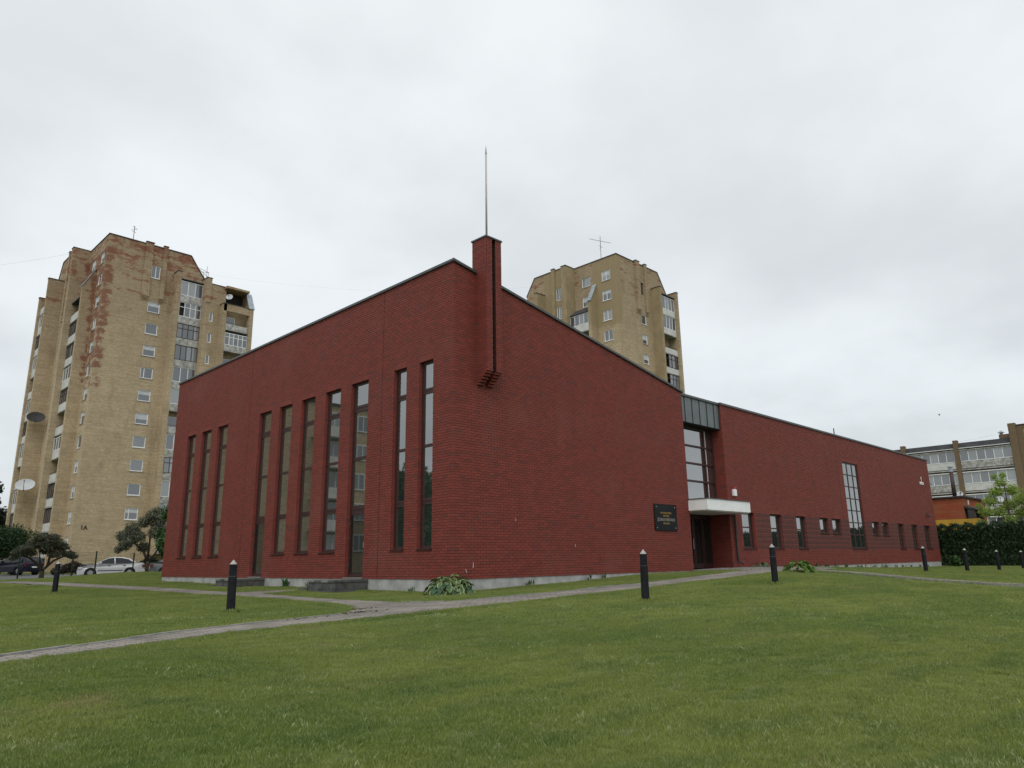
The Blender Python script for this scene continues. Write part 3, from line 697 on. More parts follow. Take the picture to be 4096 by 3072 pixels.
def block_window(parent, W, a, b, z0, z1, d=-.12, fm='wframe', mull=1, blind=0, sill=True):
    f = MB(); th = .085
    for u0, u1, y0, y1 in ((a, a+th, z0, z1), (b-th, b, z0, z1), (a+th, b-th, z0, z0+th), (a+th, b-th, z1-th, z1)): f.box(W.p(u0, y0, d+.06), W.p(u1, y1, d-.03))
    if mull: 
        u = a+(b-a)*mull; f.box(W.p(u-.04, z0+th, d+.05), W.p(u+.04, z1-th, d-.03))
    o = f.build('window', M[fm], parent)
    MB().quad(W.p(a+.05, z0+.05, d), W.p(b-.05, z0+.05, d+random.uniform(-.01, .01)), W.p(b-.05, z1-.05, d+random.uniform(-.01, .01)), W.p(a+.05, z1-.05, d)).build('pane', M['tglass'], o)
    if blind: MB().quad(W.p(a+th, z1-th-(z1-z0)*blind, d+.012), W.p(b-th, z1-th-(z1-z0)*blind, d+.012), W.p(b-th, z1-th, d+.012), W.p(a+th, z1-th, d+.012)).build('blind', M['blind'], o)
    if sill: MB().box(W.p(a-.06, z0-.06, .07), W.p(b+.06, z0-.01, d-.02)).build('sill', M['wframe'] if random.random() < .6 else M['conc'], o)
    return o
FH = 2.745
def tower(ox, oy, zt, label, brick, plastered, zmin, ext, small):
    root = thing('apartment_tower', label, 'apartment tower', (ox+5, oy+5, 1.0))
    WR_ = WallF((ox, oy, 0), (1, 0, 0), (0, -1, 0)); WL_ = WallF((ox, oy, 0), (0, 1, 0), (-1, 0, 0))
    pls = M['plaster'] if plastered else brick
    nfl = int((zt-zmin)/FH)
    rw = [(5.0, 6.4 if not small else 6.2)]
    holesR = []; holesL = []
    topw = zt-7.22
    for k_ in range(12):
        z1 = topw-FH*k_; z0_ = z1-1.32
        if z0_ < max(zmin, 1.9): break
        holesR.append((rw[0][0], rw[0][1], z0_, z1))
    tw = (5.0, 6.05, zt-4.15, zt-2.55) if not small else (5.35, 5.95, zt-4.3, zt-2.6)
    for k_ in range(13):
        z1 = zt-1.8-FH*k_*1.012; z0_ = z1-1.42
        if z0_ < max(zmin, 1.9): break
        holesL.append((1.1, 2.5, z0_, z1))
        if k_ < 2: holesL.append((4.42, 5.87, z0_, z1))
    rtop = lambda u: zt if u <= 9.5 else zt-2.9*(u-9.5)/2.0
    wall = MB(); zb = 1.0
    wall_panel(wall, WR_, 0, 11.5, zb+.9, rtop, holesR+[tw], .16, 0, (9.5,))
    wall_panel(wall, WL_, 0.0, 7.15, zb+.9, zt, holesL, .16)
    WL2 = WallF((ox-1.5, oy, 0), (0, 1, 0), (-1, 0, 0)); ltop = lambda u: zt if u <= 13.2 else zt-2.4*(u-13.2)/1.6
    h2 = [(8.4, 9.25, zt-4.5-FH*k_, zt-2.75-FH*k_) for k_ in range(12) if zt-4.5-FH*k_ > max(2, zmin)]
    wall_panel(wall, WL2, 7.16, 14.8, zb, ltop, h2, .16, 0, (13.2,))
    # closing faces
    wall.quad((ox, oy, zt), (ox+9.5, oy, zt), (ox+9.5, oy+13, zt), (ox, oy+13, zt)); wall.quad((ox-1.5, oy+7.2, zt-.01), (ox+2, oy+7.2, zt-.01), (ox+2, oy+13.2, zt-.01), (ox-1.5, oy+13.2, zt-.01))
    wall.quad((ox+9.5, oy, zt), (ox+11.5, oy, zt-2.9), (ox+11.5, oy+13, zt-2.9), (ox+9.5, oy+13, zt)); wall.quad((ox+11.5, oy, zb), (ox+11.5, oy+13, zb), (ox+11.5, oy+13, zt-2.9), (ox+11.5, oy, zt-2.9))
    wall.quad((ox-1.5, oy+14.8, zb), (ox+11.5, oy+14.8, zb), (ox+11.5, oy+14.8, zt-3), (ox-1.5, oy+14.8, zt-3)); wall.quad((ox-1.5, oy+13.2, zt), (ox+4, oy+13.2, zt), (ox+4, oy+14.8, zt-2.4), (ox-1.5, oy+14.8, zt-2.4))
    wall.build('wall', [brick, brick], root)
    MB().box((ox+.02, oy+.02, .4), (ox+11.5, oy+7, zb+.9)).build('plinth', M['conc'], root)
    # roof edge
    e_ = MB(); e_.box((ox-.07, oy-.07, zt-.02), (ox+9.5, oy+.3, zt+.09)); e_.prism([(ox+9.5, oy-.07, zt-.02), (ox+11.55, oy-.07, zt-2.95), (ox+11.6, oy-.07, zt-2.88), (ox+9.56, oy-.07, zt+.09)], (0, .3, 0))
    e_.box((ox-.07, oy+.301, zt-.02), (ox+.3, oy+7.1, zt+.09)); e_.build('roof_edge', M['rust'], root)
    e_ = MB(); e_.box((ox-1.57, oy+7.98, zt-.02), (ox-1.2, oy+13.2, zt+.08)); e_.prism([(ox-1.57, oy+13.2, zt-.02), (ox-1.57, oy+14.85, zt-2.45), (ox-1.57, oy+14.9, zt-2.38), (ox-1.57, oy+13.26, zt+.08)], (.3, 0, 0)); e_.build('roof_edge', M['rust'], root)
    def cap(mb_a, mb_b, z): MB().box((mb_a[0]-.06, mb_a[1]-.06, z), (mb_b[0]+.06, mb_b[1]+.06, z+.07)).build('fin_cap', M['rust'], root)
    def fin(a, b, z0_, z1, mat, capit=True):
        o = MB().box((*a, z0_), (*b, z1)).build('brick_fin', mat, root)
        if capit: cap(a, b, z1+.002)
        return o
    # pilasters with corbelled feet
    for a, b in ((4.08, 4.95), (6.15, 6.65)):
        z0_ = zt-6.7
        fin((ox+a, oy-.24), (ox+b, oy+.05), z0_, zt+.22, brick)
        for i in range(4): MB().box((ox+a+.02, oy-.24+.055*(i+1), z0_-.16*(i+1)+.03), (ox+b-.02, oy-.001, z0_-.16*i-.035)).build('corbel', brick, root)
    for h in holesR: block_window(root, WR_, *h, mull=random.choice((0, 0, 0, .3)), blind=random.choice((0, 0, 0, .35, .5)), fm=random.choice(('wframe',)*6+('dframe',)))
    if small: MB().box(WR_.p(tw[0], tw[2], -.15), WR_.p(tw[1], tw[3], -.13)).build('shutter', M['dframe'], root)
    else: block_window(root, WR_, *tw, mull=.5)
    for h in holesL: block_window(root, WL_, *h, mull=random.choice((0, .35, .5)), blind=random.choice((0, .3, .45)))
    for h in h2: block_window(root, WL2, *h, mull=.5, sill=False)
    # right bay
    fin((ox+7.65, oy-1.42), (ox+8.15, oy-.002), zb, zt-2.95, pls if plastered else brick)
    WB = WallF((ox, oy-1.36, 0), (1, 0, 0), (0, -1, 0))
    def balconies(W, a, b, ptop, ph, n_, panel, gh, back=.0, styles=None, zlow=zmin, roof=True):
        if roof: MB().box(W.p(a-.05, ptop+gh+.02, .14), W.p(b, ptop+gh+.14, -1.2)).build('balcony_roof', M['roofdark'], root)
        for k_ in range(n_):
            zt_ = ptop-FH*k_
            if zt_-ph < max(zlow, 1.3): break
            bo = MB().box(W.p(a+.01, zt_-ph, .02), W.p(b-.01, zt_, -.08)).build('balcony', panel, root)
            MB().box(W.p(a+.005, zt_-ph-.16, .07), W.p(b-.005, zt_-ph-.03, -1.25)).build('slab', M['conc'], bo)
            st = styles[k_ % len(styles)]
            if st == 'open':
                MB().box(W.p(a+.02, zt_-ph, -1.15), W.p(b-.02, zt_+FH-ph, -1.2)).build('back_wall', brick, bo)
                MB().box(W.p(a+.3, zt_-.3, -1.10), W.p(a+(b-a)*.55, zt_+gh*.72, -1.13)).build('back_window', M['wframe'], bo)
                MB().quad(W.p(a+.38, zt_-.22, -1.09), W.p(a+(b-a)*.55-.08, zt_-.22, -1.09), W.p(a+(b-a)*.55-.08, zt_+gh*.68, -1.09), W.p(a+.38, zt_+gh*.68, -1.09)).build('pane', M['tglass'], bo)
                MB().box(W.p(a+.01, zt_+.18, -.02), W.p(b-.01, zt_+.22, -.06)).build('rail', M['dframe'], bo)
            else:
                np_, fm, hb = st
                glazing(bo, W, a+.02, b-.02, zt_+.02, zt_+gh-.12, np_, M[fm], hbar=(zt_+gh*.62 if hb else None), open_=(0,) if (hb and random.random() < .3) else ())
    sty = [(3, 'wframe', 0), (4, 'wframe', 1), (4, 'dframe', 1), (4, 'dframe', 0), (3, 'wframe', 0), (2, 'wframe', 0), 'open', (3, 'wframe', 0), (4, 'dframe', 1)]
    if small: sty = [(4, 'wframe', 0), (4, 'wframe', 0), 'open', (4, 'dframe', 1), (4, 'dframe', 1), (3, 'wframe', 0)]
    balconies(WB, 8.16, 10.84 if ext else 11.2, zt-5.95, .72, 12, M['dirtyconc'] if not small else M['concw'], 1.98, styles=sty)
    if ext:
        bx_ = MB(); WBf = WallF((ox, oy-2.45, 0), (1, 0, 0), (0, -1, 0)); hb_ = [(11.45, 11.92, zt-8.9-FH*k_, zt-7.7-FH*k_) for k_ in range(10) if zt-8.9-FH*k_ > 2]
        wall_panel(bx_, WBf, 10.86, 13.4, zb, zt-4.0, hb_, .16)
        bx_.quad((ox+10.86, oy-2.45, zb), (ox+10.86, oy, zb), (ox+10.86, oy, zt-3.99), (ox+10.86, oy-2.45, zt-3.99)); bx_.quad((ox+10.86, oy-2.45, zt-4), (ox+16, oy-2.45, zt-4), (ox+16, oy+6, zt-4), (ox+10.86, oy+6, zt-4))
        bx_.build('wing_wall', [brick, brick], root)
        for h in hb_: block_window(root, WBf, *h, mull=0, sill=False)
        fin((ox+10.84, oy-2.55), (ox+11.45, oy-.8), zt-6.5, zt-3.3, brick)
        fin((ox+12.72, oy-3.45), (ox+13.2, oy-2.46), zb, zt-6.5, brick)
        WC = WallF((ox, oy-3.40, 0), (1, 0, 0), (0, -1, 0))
        MB().box((ox+13.105, oy-2.10, zb), (ox+16.11, oy-.6, zt-6.62)).build('bay_wall', brick, root)
        # top loggia with brick parapet under a flat roof
        MB().box((ox+12.8, oy-3.45, zt-7.4), (ox+16.2, oy-3.2, zt-6.45)).build('parapet', brick, root)
        MB().box((ox+13.1, oy-3.2, zt-4.25), (ox+16.1, oy-.6, zt-3.98)).build('roof_slab', brick, root); MB().box((ox+13.1, oy-1.4, zt-6.6), (ox+16.0, oy-1.3, zt-4.3)).build('loggia_back', M['dark'], root)
        MB().box((ox+11.5, oy-2.5, zt-3.98), (ox+16.2, oy-.6, zt-3.91)).build('roof_edge', M['rust'], root); MB().box((ox+12.75, oy-3.5, zt-6.448), (ox+16.2, oy-3.15, zt-6.39)).build('parapet_cap', M['rust'], root)
        balconies(WC, 13.21, 16.1, zt-9.05, .66, 11, M['dirtyconc'], 1.72, styles=['open', (5, 'wframe', 1), 'open', (4, 'wframe', 0)], roof=False)
        o = MB(); o.prism([(ox+16.12, oy-3.6, zb), (ox+16.12, oy-3.6, zt-6.35), (ox+16.12, oy-2.4, zt-4.2), (ox+16.12, oy, zt-4.2), (ox+16.12, oy, zb)], (.5, 0, 0)); o.build('brick_fin', brick, root)
        o = MB(); o.prism([(ox+15.95, oy-3.72, zt-6.5), (ox+15.95, oy-2.46, zt-4.1), (ox+15.95, oy-2.35, zt-4.05), (ox+15.95, oy-3.66, zt-6.55)], (.75, 0, 0)); o.build('tin_cap', M['tin'], root)
    else:
        fin((ox+11.22, oy-1.75), (ox+11.72, oy+1.0), zb, zt-3.0, brick)
    # left side: slanted fin, glazed balconies, tall fin, far fin and balconies
    o = MB(); o.prism([(ox-.002, oy+3.52, zb), (ox-.002, oy+3.52, zt-3.3), (ox-1.28, oy+3.52, zt-5.75), (ox-1.28, oy+3.52, zb)], (0, .5, 0)); o.build('slanted_fin', brick, root)
    o = MB(); o.prism([(ox-.01, oy+3.42, zt-3.25), (ox-1.40, oy+3.42, zt-5.85), (ox-1.36, oy+3.42, zt-5.92), (ox-.01, oy+3.42, zt-3.36)], (0, .7, 0)); o.build('tin_cap', M['tin'], root)
    W1 = WallF((ox-1.22, oy, 0), (0, 1, 0), (-1, 0, 0))
    MB().prism([(ox-.01, oy+4.03, zt-6.2), (ox-1.35, oy+4.03, zt-7.2), (ox-1.35, oy+4.03, zt-7.3), (ox-.01, oy+4.03, zt-7.3)], (0, 3.1, 0)).build('balcony_roof', M['roofdark'], root)
    stl = ['open', (4, 'dframe', 0), (4, 'dframe', 0), (3, 'wframe', 0), (4, 'dframe', 1), 'open', (3, 'wframe', 0)] if not small else [(4, 'wframe', 0), 'open', (4, 'wframe', 0)]
    balconies(W1, 4.03, 7.13, zt-8.85, .9, 11, M['concw'], 1.62, styles=stl, roof=False)
    fin((ox-1.92, oy+7.15), (ox+.4, oy+7.97), zb, zt+.03, pls)
    fin((ox-1.78, oy+9.35), (ox-1.49, oy+9.9), zt-9, zt+.2, pls)
    fin((ox-3.22, oy+11.35), (ox-1.49, oy+11.85), zb, zt-3.15, pls)
    W3 = WallF((ox-3.0, oy, 0), (0, 1, 0), (-1, 0, 0))
    balconies(W3, 11.86, 14.5, zt-6.4, .85, 12, M['concw'], 1.75, styles=['open', (3, 'wframe', 0), (3, 'dframe', 1), (3, 'wframe', 0)], roof=False)
    fin((ox-3.3, oy+14.52), (ox-1.4, oy+15.0), zb, zt-4.9, brick)
    MB().box((ox-1.49, oy+14.81), (ox+11, oy+15.5)) if False else None
    return root
T1o = (8.5, 72.44); T2o = (58.41, 35.60)
M['t1'] = brickmat('tower_brick', YA_, YB_, YM_, extra=lambda t, c, s, P: corner_spall(8.5)(t, spall(18, 40, .36)(t, c, s, P), s, P))
M['t2'] = brickmat('tower_brick_patched', YA_, YB_, YM_, extra=plaster_patch(*T2o))
tw1 = tower(*T1o, 39.95, 'tall yellow brick apartment tower standing at the left behind the parked cars', M['t1'], False, 1.5, True, False)
tw2 = tower(*T2o, 40.6, 'yellow brick apartment tower with ochre plaster patches rising behind the church roof', M['t2'], True, 17, False, True)
sg = thing('building_number', 'dark number sign painted low on the left apartment tower corner', 'sign', (9.3, 72.4, 5.6))
text_mesh('1A', .6, M['dframe'], 'digit', sg, (9.55, 72.41, 5.55), 'x', .006, bold=.02)

# antennas and dishes
def dish(name_label, c, normal, rx, mat, arm=True, cat='satellite dish', up_=.92):
    d_ = thing('satellite_dish', name_label, cat, c); nv = Vector(normal).normalized(); a = nv.cross(Vector((0, 0, 1))).normalized(); b = a.cross(nv)
    mb = MB(); vs_ = []; rings = 5; k_ = 24
    for i in range(rings+1):
        rr = rx*i/rings
        for j in range(k_):
            t_ = 2*math.pi*j/k_; q = Vector(c)+a*math.cos(t_)*rr+b*math.sin(t_)*rr*up_+nv*(.22*rx*(i/rings)**2-.1*rx); vs_.append(tuple(q))
    fs_ = [(i*k_+j, i*k_+(j+1) % k_, (i+1)*k_+(j+1) % k_, (i+1)*k_+j) for i in range(rings) for j in range(k_)]
    mb.add(vs_, fs_); mb.build('bowl', mat, d_, True)
    ar = MB(); f_ = Vector(c)+nv*rx*.8; ar.tube([Vector(c)-b*rx*.9, f_], rx*.02+.01, 6); ar.tube([f_-nv*.1, f_+nv*.06], .06, 8); ar.build('feed_arm', M['rust'], d_)
    br = MB(); br.tube([Vector(c)-nv*.1*rx, Vector(c)-nv*(.3+rx*.25)], .05, 6); br.build('bracket', M['rust'], d_); return d_
dish('large pale satellite dish low on the left apartment tower', (5.6, 82.3-.0, 10.9), (-.35, -.75, .5), 1.0, M['dish'], up_=.8)
dish('dark mesh satellite dish higher on the left apartment tower', (5.75, 82.6, 18.9), (-.2, -.85, .45), .95, M['mesh'], up_=.8)
dish('small round white dish on the top loggia of the left apartment tower', (21.75, 68.65, 34.3), (-.6, -.7, .2), .42, M['dish'])
def yagi(label, base, h, rows, mat=M['rust'], ang=0):
    a_ = thing('antenna', label, 'antenna', base); mb = MB(); b = Vector(base); mb.tube([b, b+Vector((0, 0, h))], .035, 6); mb.build('mast', mat, a_)
    for z, l_, tilt, th in rows:
        d_ = Vector((math.cos(ang+tilt), math.sin(ang+tilt), 0)); c = b+Vector((0, 0, z))
        el = MB(); el.tube([c-d_*l_, c+d_*l_], th, 6); el.build('element', mat, a_)
    return a_
yagi('thin crossed roof antenna on the left apartment tower', (11.2, 72.9, 39.9), 2.1, [(1.9, .35, .6, .02), (1.6, .4, 2.2, .02), (1.3, .25, .3, .02), (1.0, .3, 1.2, .02)])
yagi('long wide roof antenna on the tower behind the church', (58.9, 38.4, 40.6), 3.6, [(2.9, 1.7, 0, .025), (2.1, .5, .4, .015), (1.9, .45, 1.4, .015), (2.6, .2, .8, .015)], ang=R(-20))
yagi('small antenna mast on the low church wing roof', (35.7, 2, 8.45), 1.5, [(.7, .2, 0, .02), (.5, .3, 1, .02)])
bird_s = .5
la = thing('antenna', 'lattice aerial frame at the sloping roof of the left apartment tower', 'antenna', (20.3, 72.8, 37)); mb = MB()
for a, b in (((19.0, 72.8, 38.8), (20.6, 72.8, 38.5)), ((19.3, 72.8, 38.3), (20.6, 72.8, 38.5)), ((19.0, 72.8, 38.8), (20.4, 72.8, 37.9)), ((20.3, 72.8, 36.4), (20.3, 72.8, 39.3)), ((20.5, 72.8, 36.4), (20.5, 72.8, 38.5)), ((19.8, 72.8, 38.4), (20.3, 72.8, 36.6))): mb.tube([a, b], .035, 5)
mb.build('frame', M['steel'], la)
def cable(label, a, b, sag, r_=.018):
    a = Vector(a); b = Vector(b); pts = [a.lerp(b, i/16)+Vector((0, 0, -sag*4*(i/16)*(1-i/16))) for i in range(17)]
    o = MB().tube(pts, r_, 5).build('overhead_cable', M['rust'], None, at=a); tag(o, label, 'cable')
cable('thin cable running left from the left tower roof out of the picture', (8.4, 76.5, 39.4), (-18, 80, 29), 1.0, .006)
cable('thin cable between the left tower and the tower behind the church', (20.6, 72.8, 38.3), (56.4, 47, 38.8), 1.5, .003)
cable('thin cable above the far right apartment block', (89.3, 2.9, 15.6), (88, 26, 14.6), .5, .006)

# ================================================================ RIGHT BACKGROUND
fb = thing('apartment_block', 'brown brick apartment block with glazed balconies at the far right', 'apartment block', (95, 0, .8))
XF = 88.93; WF = WallF((XF, 0, 0), (0, 1, 0), (-1, 0, 0))
wm = MB(); wm.box((XF+.15, 1.4, .5), (XF+11, 38, 14.9)); wm.box((XF-.35, -14, .5), (XF+11, 1.38, 16.3)); wm.build('wall', M['far_brick'], fb)
wm = MB(); wm.box((XF-.42, -14, 16.3), (XF+11, 1.42, 16.42)); wm.build('roof_edge', M['rust'], fb)
MB().box((XF+2, 1.5, 14.9), (XF+6, 2.9, 15.75)).build('stair_head', M['far_brick'], fb); vt = MB(); vt.lathe([(.18, 0), (.18, .28), (.4, .28), (.05, .55)], (XF+2.5, 2.7, 15.75), 10); vt.build('roof_vent', M['tin'], fb)
for y in (.62, 6.92, 13.0, 19.1): MB().box((XF-.55, y, .5), (XF+.14, y+.52 if y > 1 else y+.76, 15.3 if y > 1 else 16.62)).build('pilaster', M['far_brick'], fb)
MB().box((XF-.36, -.62, 14.6), (XF-.34, -.1, 15.7)).build('window', M['tglass'], fb)
for bi, (y0, y1) in enumerate(((1.42, 6.90), (7.46, 12.98), (13.54, 19.08))):
    rs = MB(); rs.prism([(XF-.42, y0, 14.32), (XF+.1, y0, 15.0), (XF+.14, y0, 14.3)], (0, y1-y0, 0)); rs.build('roof_skirt', M['roofdark'], fb)
    MB().box((XF-.48, y0, 14.24), (XF, y1, 14.315)).build('eave', M['wframe'], fb)
    for k_ in range(5):
        pt_ = 12.58-2.75*k_
        if pt_-.8 < .8: break
        bo = MB().box((XF-.40, y0+.01, pt_-.82), (XF-.28, y1-.01, pt_)).build('balcony', M['dirtyconc'] if (bi+k_) % 2 == 0 else M['concw'], fb)
        MB().box((XF-.46, y0+.005, pt_-1.05), (XF+.1, y1-.005, pt_-.9)).build('slab', M['conc'], bo)
        MB().box((XF-.50, y0+.005, pt_+1.40), (XF+.1, y1-.005, pt_+1.5)).build('awning', M['wframe'] if k_ else M['conc'], bo)
        WFb = WallF((XF-.32, 0, 0), (0, 1, 0), (-1, 0, 0)); glazing(bo, WFb, y0+.02, y1-.02, pt_+.04, pt_+1.38, 6, M['wframe'])
oh = thing('brick_outbuilding', 'low orange brick building with flat roof behind the hedge', 'building', (62, 2, .8))
MB().box((58.78, .43, .4), (66.5, 9, 6.32)).build('wall', M['orange'], oh); MB().box((58.6, .25, 6.322), (66.7, 9.2, 6.45)).build('roof', M['roofdark'], oh)
MB().box((59.2, .40, 1.0), (65.2, .428, 5.3)).build('opening', M['dark'], oh); MB().prism([(58.9, .42, 5.62), (58.9, -.75, 5.2), (58.9, -.75, 5.1), (58.9, .42, 5.42)], (6.4, 0, 0)).build('porch_roof', M['roofdark'], oh)
MB().box((58.95, -.35, .5), (59.15, .2, 5.28)).build('porch_post', M['rust'], oh)
MB().box((60.4, .34, 5.75), (60.48, .428, 6.15)).build('lamp', M['white'], oh)
ch = MB(); ch.lathe([(.17, 6.45), (.17, 8.78)], (60.8, 1.45, 0), 12); cho = ch.build('flue', M['dframe'], oh, True); ch = MB(); ch.lathe([(.19, 8.78), (.19, 9.12), (.12, 9.12), (.12, 9.2), (.24, 9.2), (.24, 9.27)], (60.8, 1.45, 0), 12); ch.build('flue_cap', M['tin'], cho)
dish('small white dish on the orange brick outbuilding roof', (60.3, .9, 6.75), (-.8, -.5, .3), .26, M['dish'])
dish('white dish on a balcony of the far right block, beside the lime tree', (XF-.9, 3.35, 7.75), (-.9, -.3, .3), .42, M['dish'])
yw = MB().box((56.8, -1.1, .4), (57.0, 6, 4.38)); tag(yw.build('yellow_wall', M['yellow'], None, at=(56.9, 2, .5)), 'yellow painted wall between the hedge and the orange building', 'wall')

# ================================================================ FOLIAGE
def leaf_cloud(blobs, n, size, flat=.5, shell=.55, aspect=1.6):
    """quads spread through ellipsoid blobs (cx,cy,cz,rx,ry,rz)"""
    vol = np.array([b[3]*b[4]*b[5] for b in blobs])**.8; pick = RNG.choice(len(blobs), n, p=vol/vol.sum())
    B = np.array(blobs)[pick]; d = RNG.normal(size=(n, 3)); d /= np.linalg.norm(d, axis=1)[:, None]
    r_ = (shell+(1-shell)*RNG.random(n))**(1/1.5); r_ *= 1+RNG.normal(0, .08, n)
    c = B[:, :3]+d*B[:, 3:]*r_[:, None]
    nrm = d*.6+RNG.normal(size=(n, 3))*.7; nrm[:, 2] += flat; nrm /= np.linalg.norm(nrm, axis=1)[:, None]
    a = np.cross(nrm, RNG.normal(size=(n, 3))); a /= np.linalg.norm(a, axis=1)[:, None]; b = np.cross(nrm, a)
    s = size*(.6+.8*RNG.random(n))[:, None]
    V = np.stack([c-a*s*aspect/2, c-b*s/2+a*s*.1, c+a*s*aspect/2, c+b*s/2+a*s*.1], 1)
    V[:, 2, 2] -= s[:, 0]*.25
    return V.reshape(-1, 3), np.arange(n*4).reshape(-1, 4)
def tree(name, label, base, blobs, n, size, mat, limbs, cat='tree', group=None, **kw):
    t_ = thing(name, label, cat, base, group)
    V, Q = leaf_cloud(blobs, n, size, **kw); np_mesh('crown', V, Q, mat, t_)
    if limbs:
        mb = MB()
        for pts, r0, r1 in limbs: mb.tube(pts, list(np.linspace(r0, r1, len(pts))), 7)
        mb.build('trunk', M['bark'], t_, True)
    return t_
def rblobs(c, R_, n, r, rz=None, flat=1.):
    out = []
    for i in range(n):
        d = RNG.normal(size=3); d /= np.linalg.norm(d); d *= RNG.random()**.4
        k = r*(.6+.7*RNG.random()); out.append((c[0]+d[0]*R_[0], c[1]+d[1]*R_[1], c[2]+d[2]*R_[2], k, k, k*flat))
    return out
# view-plane direction (to the right as seen on the left side of the picture)
def along(x, y, d, s=0.0):
    v = Vector((x-CAM.x, y-CAM.y)).normalized(); rr = Vector((v.y, -v.x)); return (x+rr.x*d+v.x*s, y+rr.y*d+v.y*s)
# windswept pine-like tree by the fence
bx0, by0 = -2.35, 35.2; gb = g1(bx0, by0)
bl = []
for d, z, r_, fl in ((-1.35,2.45,.42,.6),(-1.0,2.65,.5,.6),(-.55,2.95,.55,.6),(0,3.05,.62,.62),(.5,3.0,.55,.6),(.85,2.75,.5,.55),(1.25,2.35,.42,.5),(1.55,2.2,.3,.5),(-.2,3.3,.5,.5),(.3,3.35,.45,.5),(-.7,2.4,.4,.5),(.55,2.35,.45,.5),(-1.55,2.15,.3,.5),(.1,2.55,.45,.5)):
    q = along(bx0, by0, d, RNG.uniform(-.6, .6)); bl.append((q[0], q[1], z, r_, r_, r_*fl))
def P3(d, z, s=0): q = along(bx0, by0, d, s); return (q[0], q[1], z)
tree('windswept_tree', 'low flat-topped tree with spreading limbs by the wire fence', (bx0, by0, gb), bl, 10000, .062, M['lf_pine'],
     [([P3(.05, gb-.2), P3(-.02, 1.0), P3(0, 1.35)], .17, .13), ([P3(0, 1.3), P3(-.3, 1.75), P3(-.75, 2.15), P3(-1.3, 2.3)], .10, .03), ([P3(0, 1.3), P3(.25, 1.8), P3(.3, 2.4), P3(.2, 3.0)], .10, .03), ([P3(.1, 1.5), P3(.5, 1.95), P3(1.0, 2.2), P3(1.5, 2.2)], .08, .02), ([P3(-.05, 1.4), P3(-.2, 2.0), P3(-.3, 2.8)], .07, .02)], shell=.3)
# silvery olive tree behind the white car
ox_, oy_ = 9.4, 52.2
def P4(d, z, s=0): q = along(ox_, oy_, d, s); return (q[0], q[1], z)
bl = []
for d, z, r_ in ((-1.7,3.7,.55),(-1.5,3.0,.5),(-1.1,4.2,.6),(-.7,3.6,.6),(-.4,4.7,.55),(.1,5.1,.55),(.5,4.6,.6),(.4,3.9,.6),(-.3,2.9,.5),(-1.9,2.7,.32),(.9,4.1,.5),(.35,5.5,.4),(-1.2,3.3,.5),(.9,5.0,.45)):
    q = P4(d*1.22, 1.5+(z-1.5)*1.22, RNG.uniform(-.7, .7)); bl.append((*q, r_*1.15, r_*1.15, r_))
tree('olive_tree', 'silvery grey-green tree standing behind the white parked car', (ox_, oy_, g1(ox_, oy_)), bl, 10500, .085, M['lf_grey'],
     [([P4(0, .4), P4(.05, 1.2), P4(.1, 2.0)], .22, .16), ([P4(.1, 1.9), P4(-.25, 2.7), P4(-.85, 3.3), P4(-1.5, 4.1)], .13, .03), ([P4(.1, 1.9), P4(.6, 2.6), P4(1.0, 3.4)], .13, .04), ([P4(.05, 2.1), P4(.1, 3.6), P4(.1, 5.6)], .12, .03)], shell=.25)
gx_, gy2 = 9.9, 47.9
bl = rblobs((gx_, gy2, 4.2), (1.0, 1.0, 2.4), 18, .72)
tree('leafy_tree', 'dark green broad-leaved tree half hidden by the left end of the church', (gx_, gy2, g1(gx_, gy2)), bl, 7000, .17, M['lf_mid'], [([(gx_, gy2, .4), (gx_+.1, gy2, 2.4), (gx_, gy2, 4)], .16, .05)], shell=.35)
q = (2.2, 66.6)
bl = rblobs((q[0], q[1], 3.9), (1.5, 1.5, 1.3), 18, .95)
tree('round_tree', 'dense dark green round tree at the left edge beside the blue car', (q[0], q[1], g1(*q)), bl, 13000, .11, M['lf_dark'], [([(q[0], q[1], .3), (q[0], q[1], 3.4)], .2, .12)], shell=.45)
for (x, y, R_, zc, lab, nm, mt) in ((4.7, 55.9, 1.25, 1.6, 'low dark reddish shrub at the foot of the left tower', 'red_shrub', 'lf_red'), (10.4, 54.2, .7, 2.0, 'small dark rounded shrub behind the white car boot', 'dark_shrub', 'lf_hedge')):
    bl = []
    for d in np.linspace(-1, 1, 7): qq = along(x, y, d*R_); bl.append((*qq, zc-.35*abs(d), .42, .42, .52-.2*abs(d)))
    tree(nm, lab, (x, y, g1(x, y)), bl, 3000, .09, M[mt], [([(x, y, .5), (x, y, 1.4)], .05, .03)], cat='shrub')
# far trees at the left edge
for i, (x, y, z, lab) in enumerate(((5.2, 104, 12.5, 'tall thin-crowned birch far behind at the left edge'), (8.3, 106, 9.0, 'shorter far tree between the left edge and the tower'), (2.5, 108, 9.5, 'broad far tree low at the left edge behind the round tree'))):
    bl = rblobs((x, y, z-2.4), (1.6, 1.6, 4.0), 16, 1.1)
    tree('far_tree', lab, (x, y, .8), bl, 3600, .30, M['lf_far'], [([(x, y, .5), (x+.2, y, z*.6), (x, y, z)], .25, .06)], shell=.3, group='far trees beside the left tower')
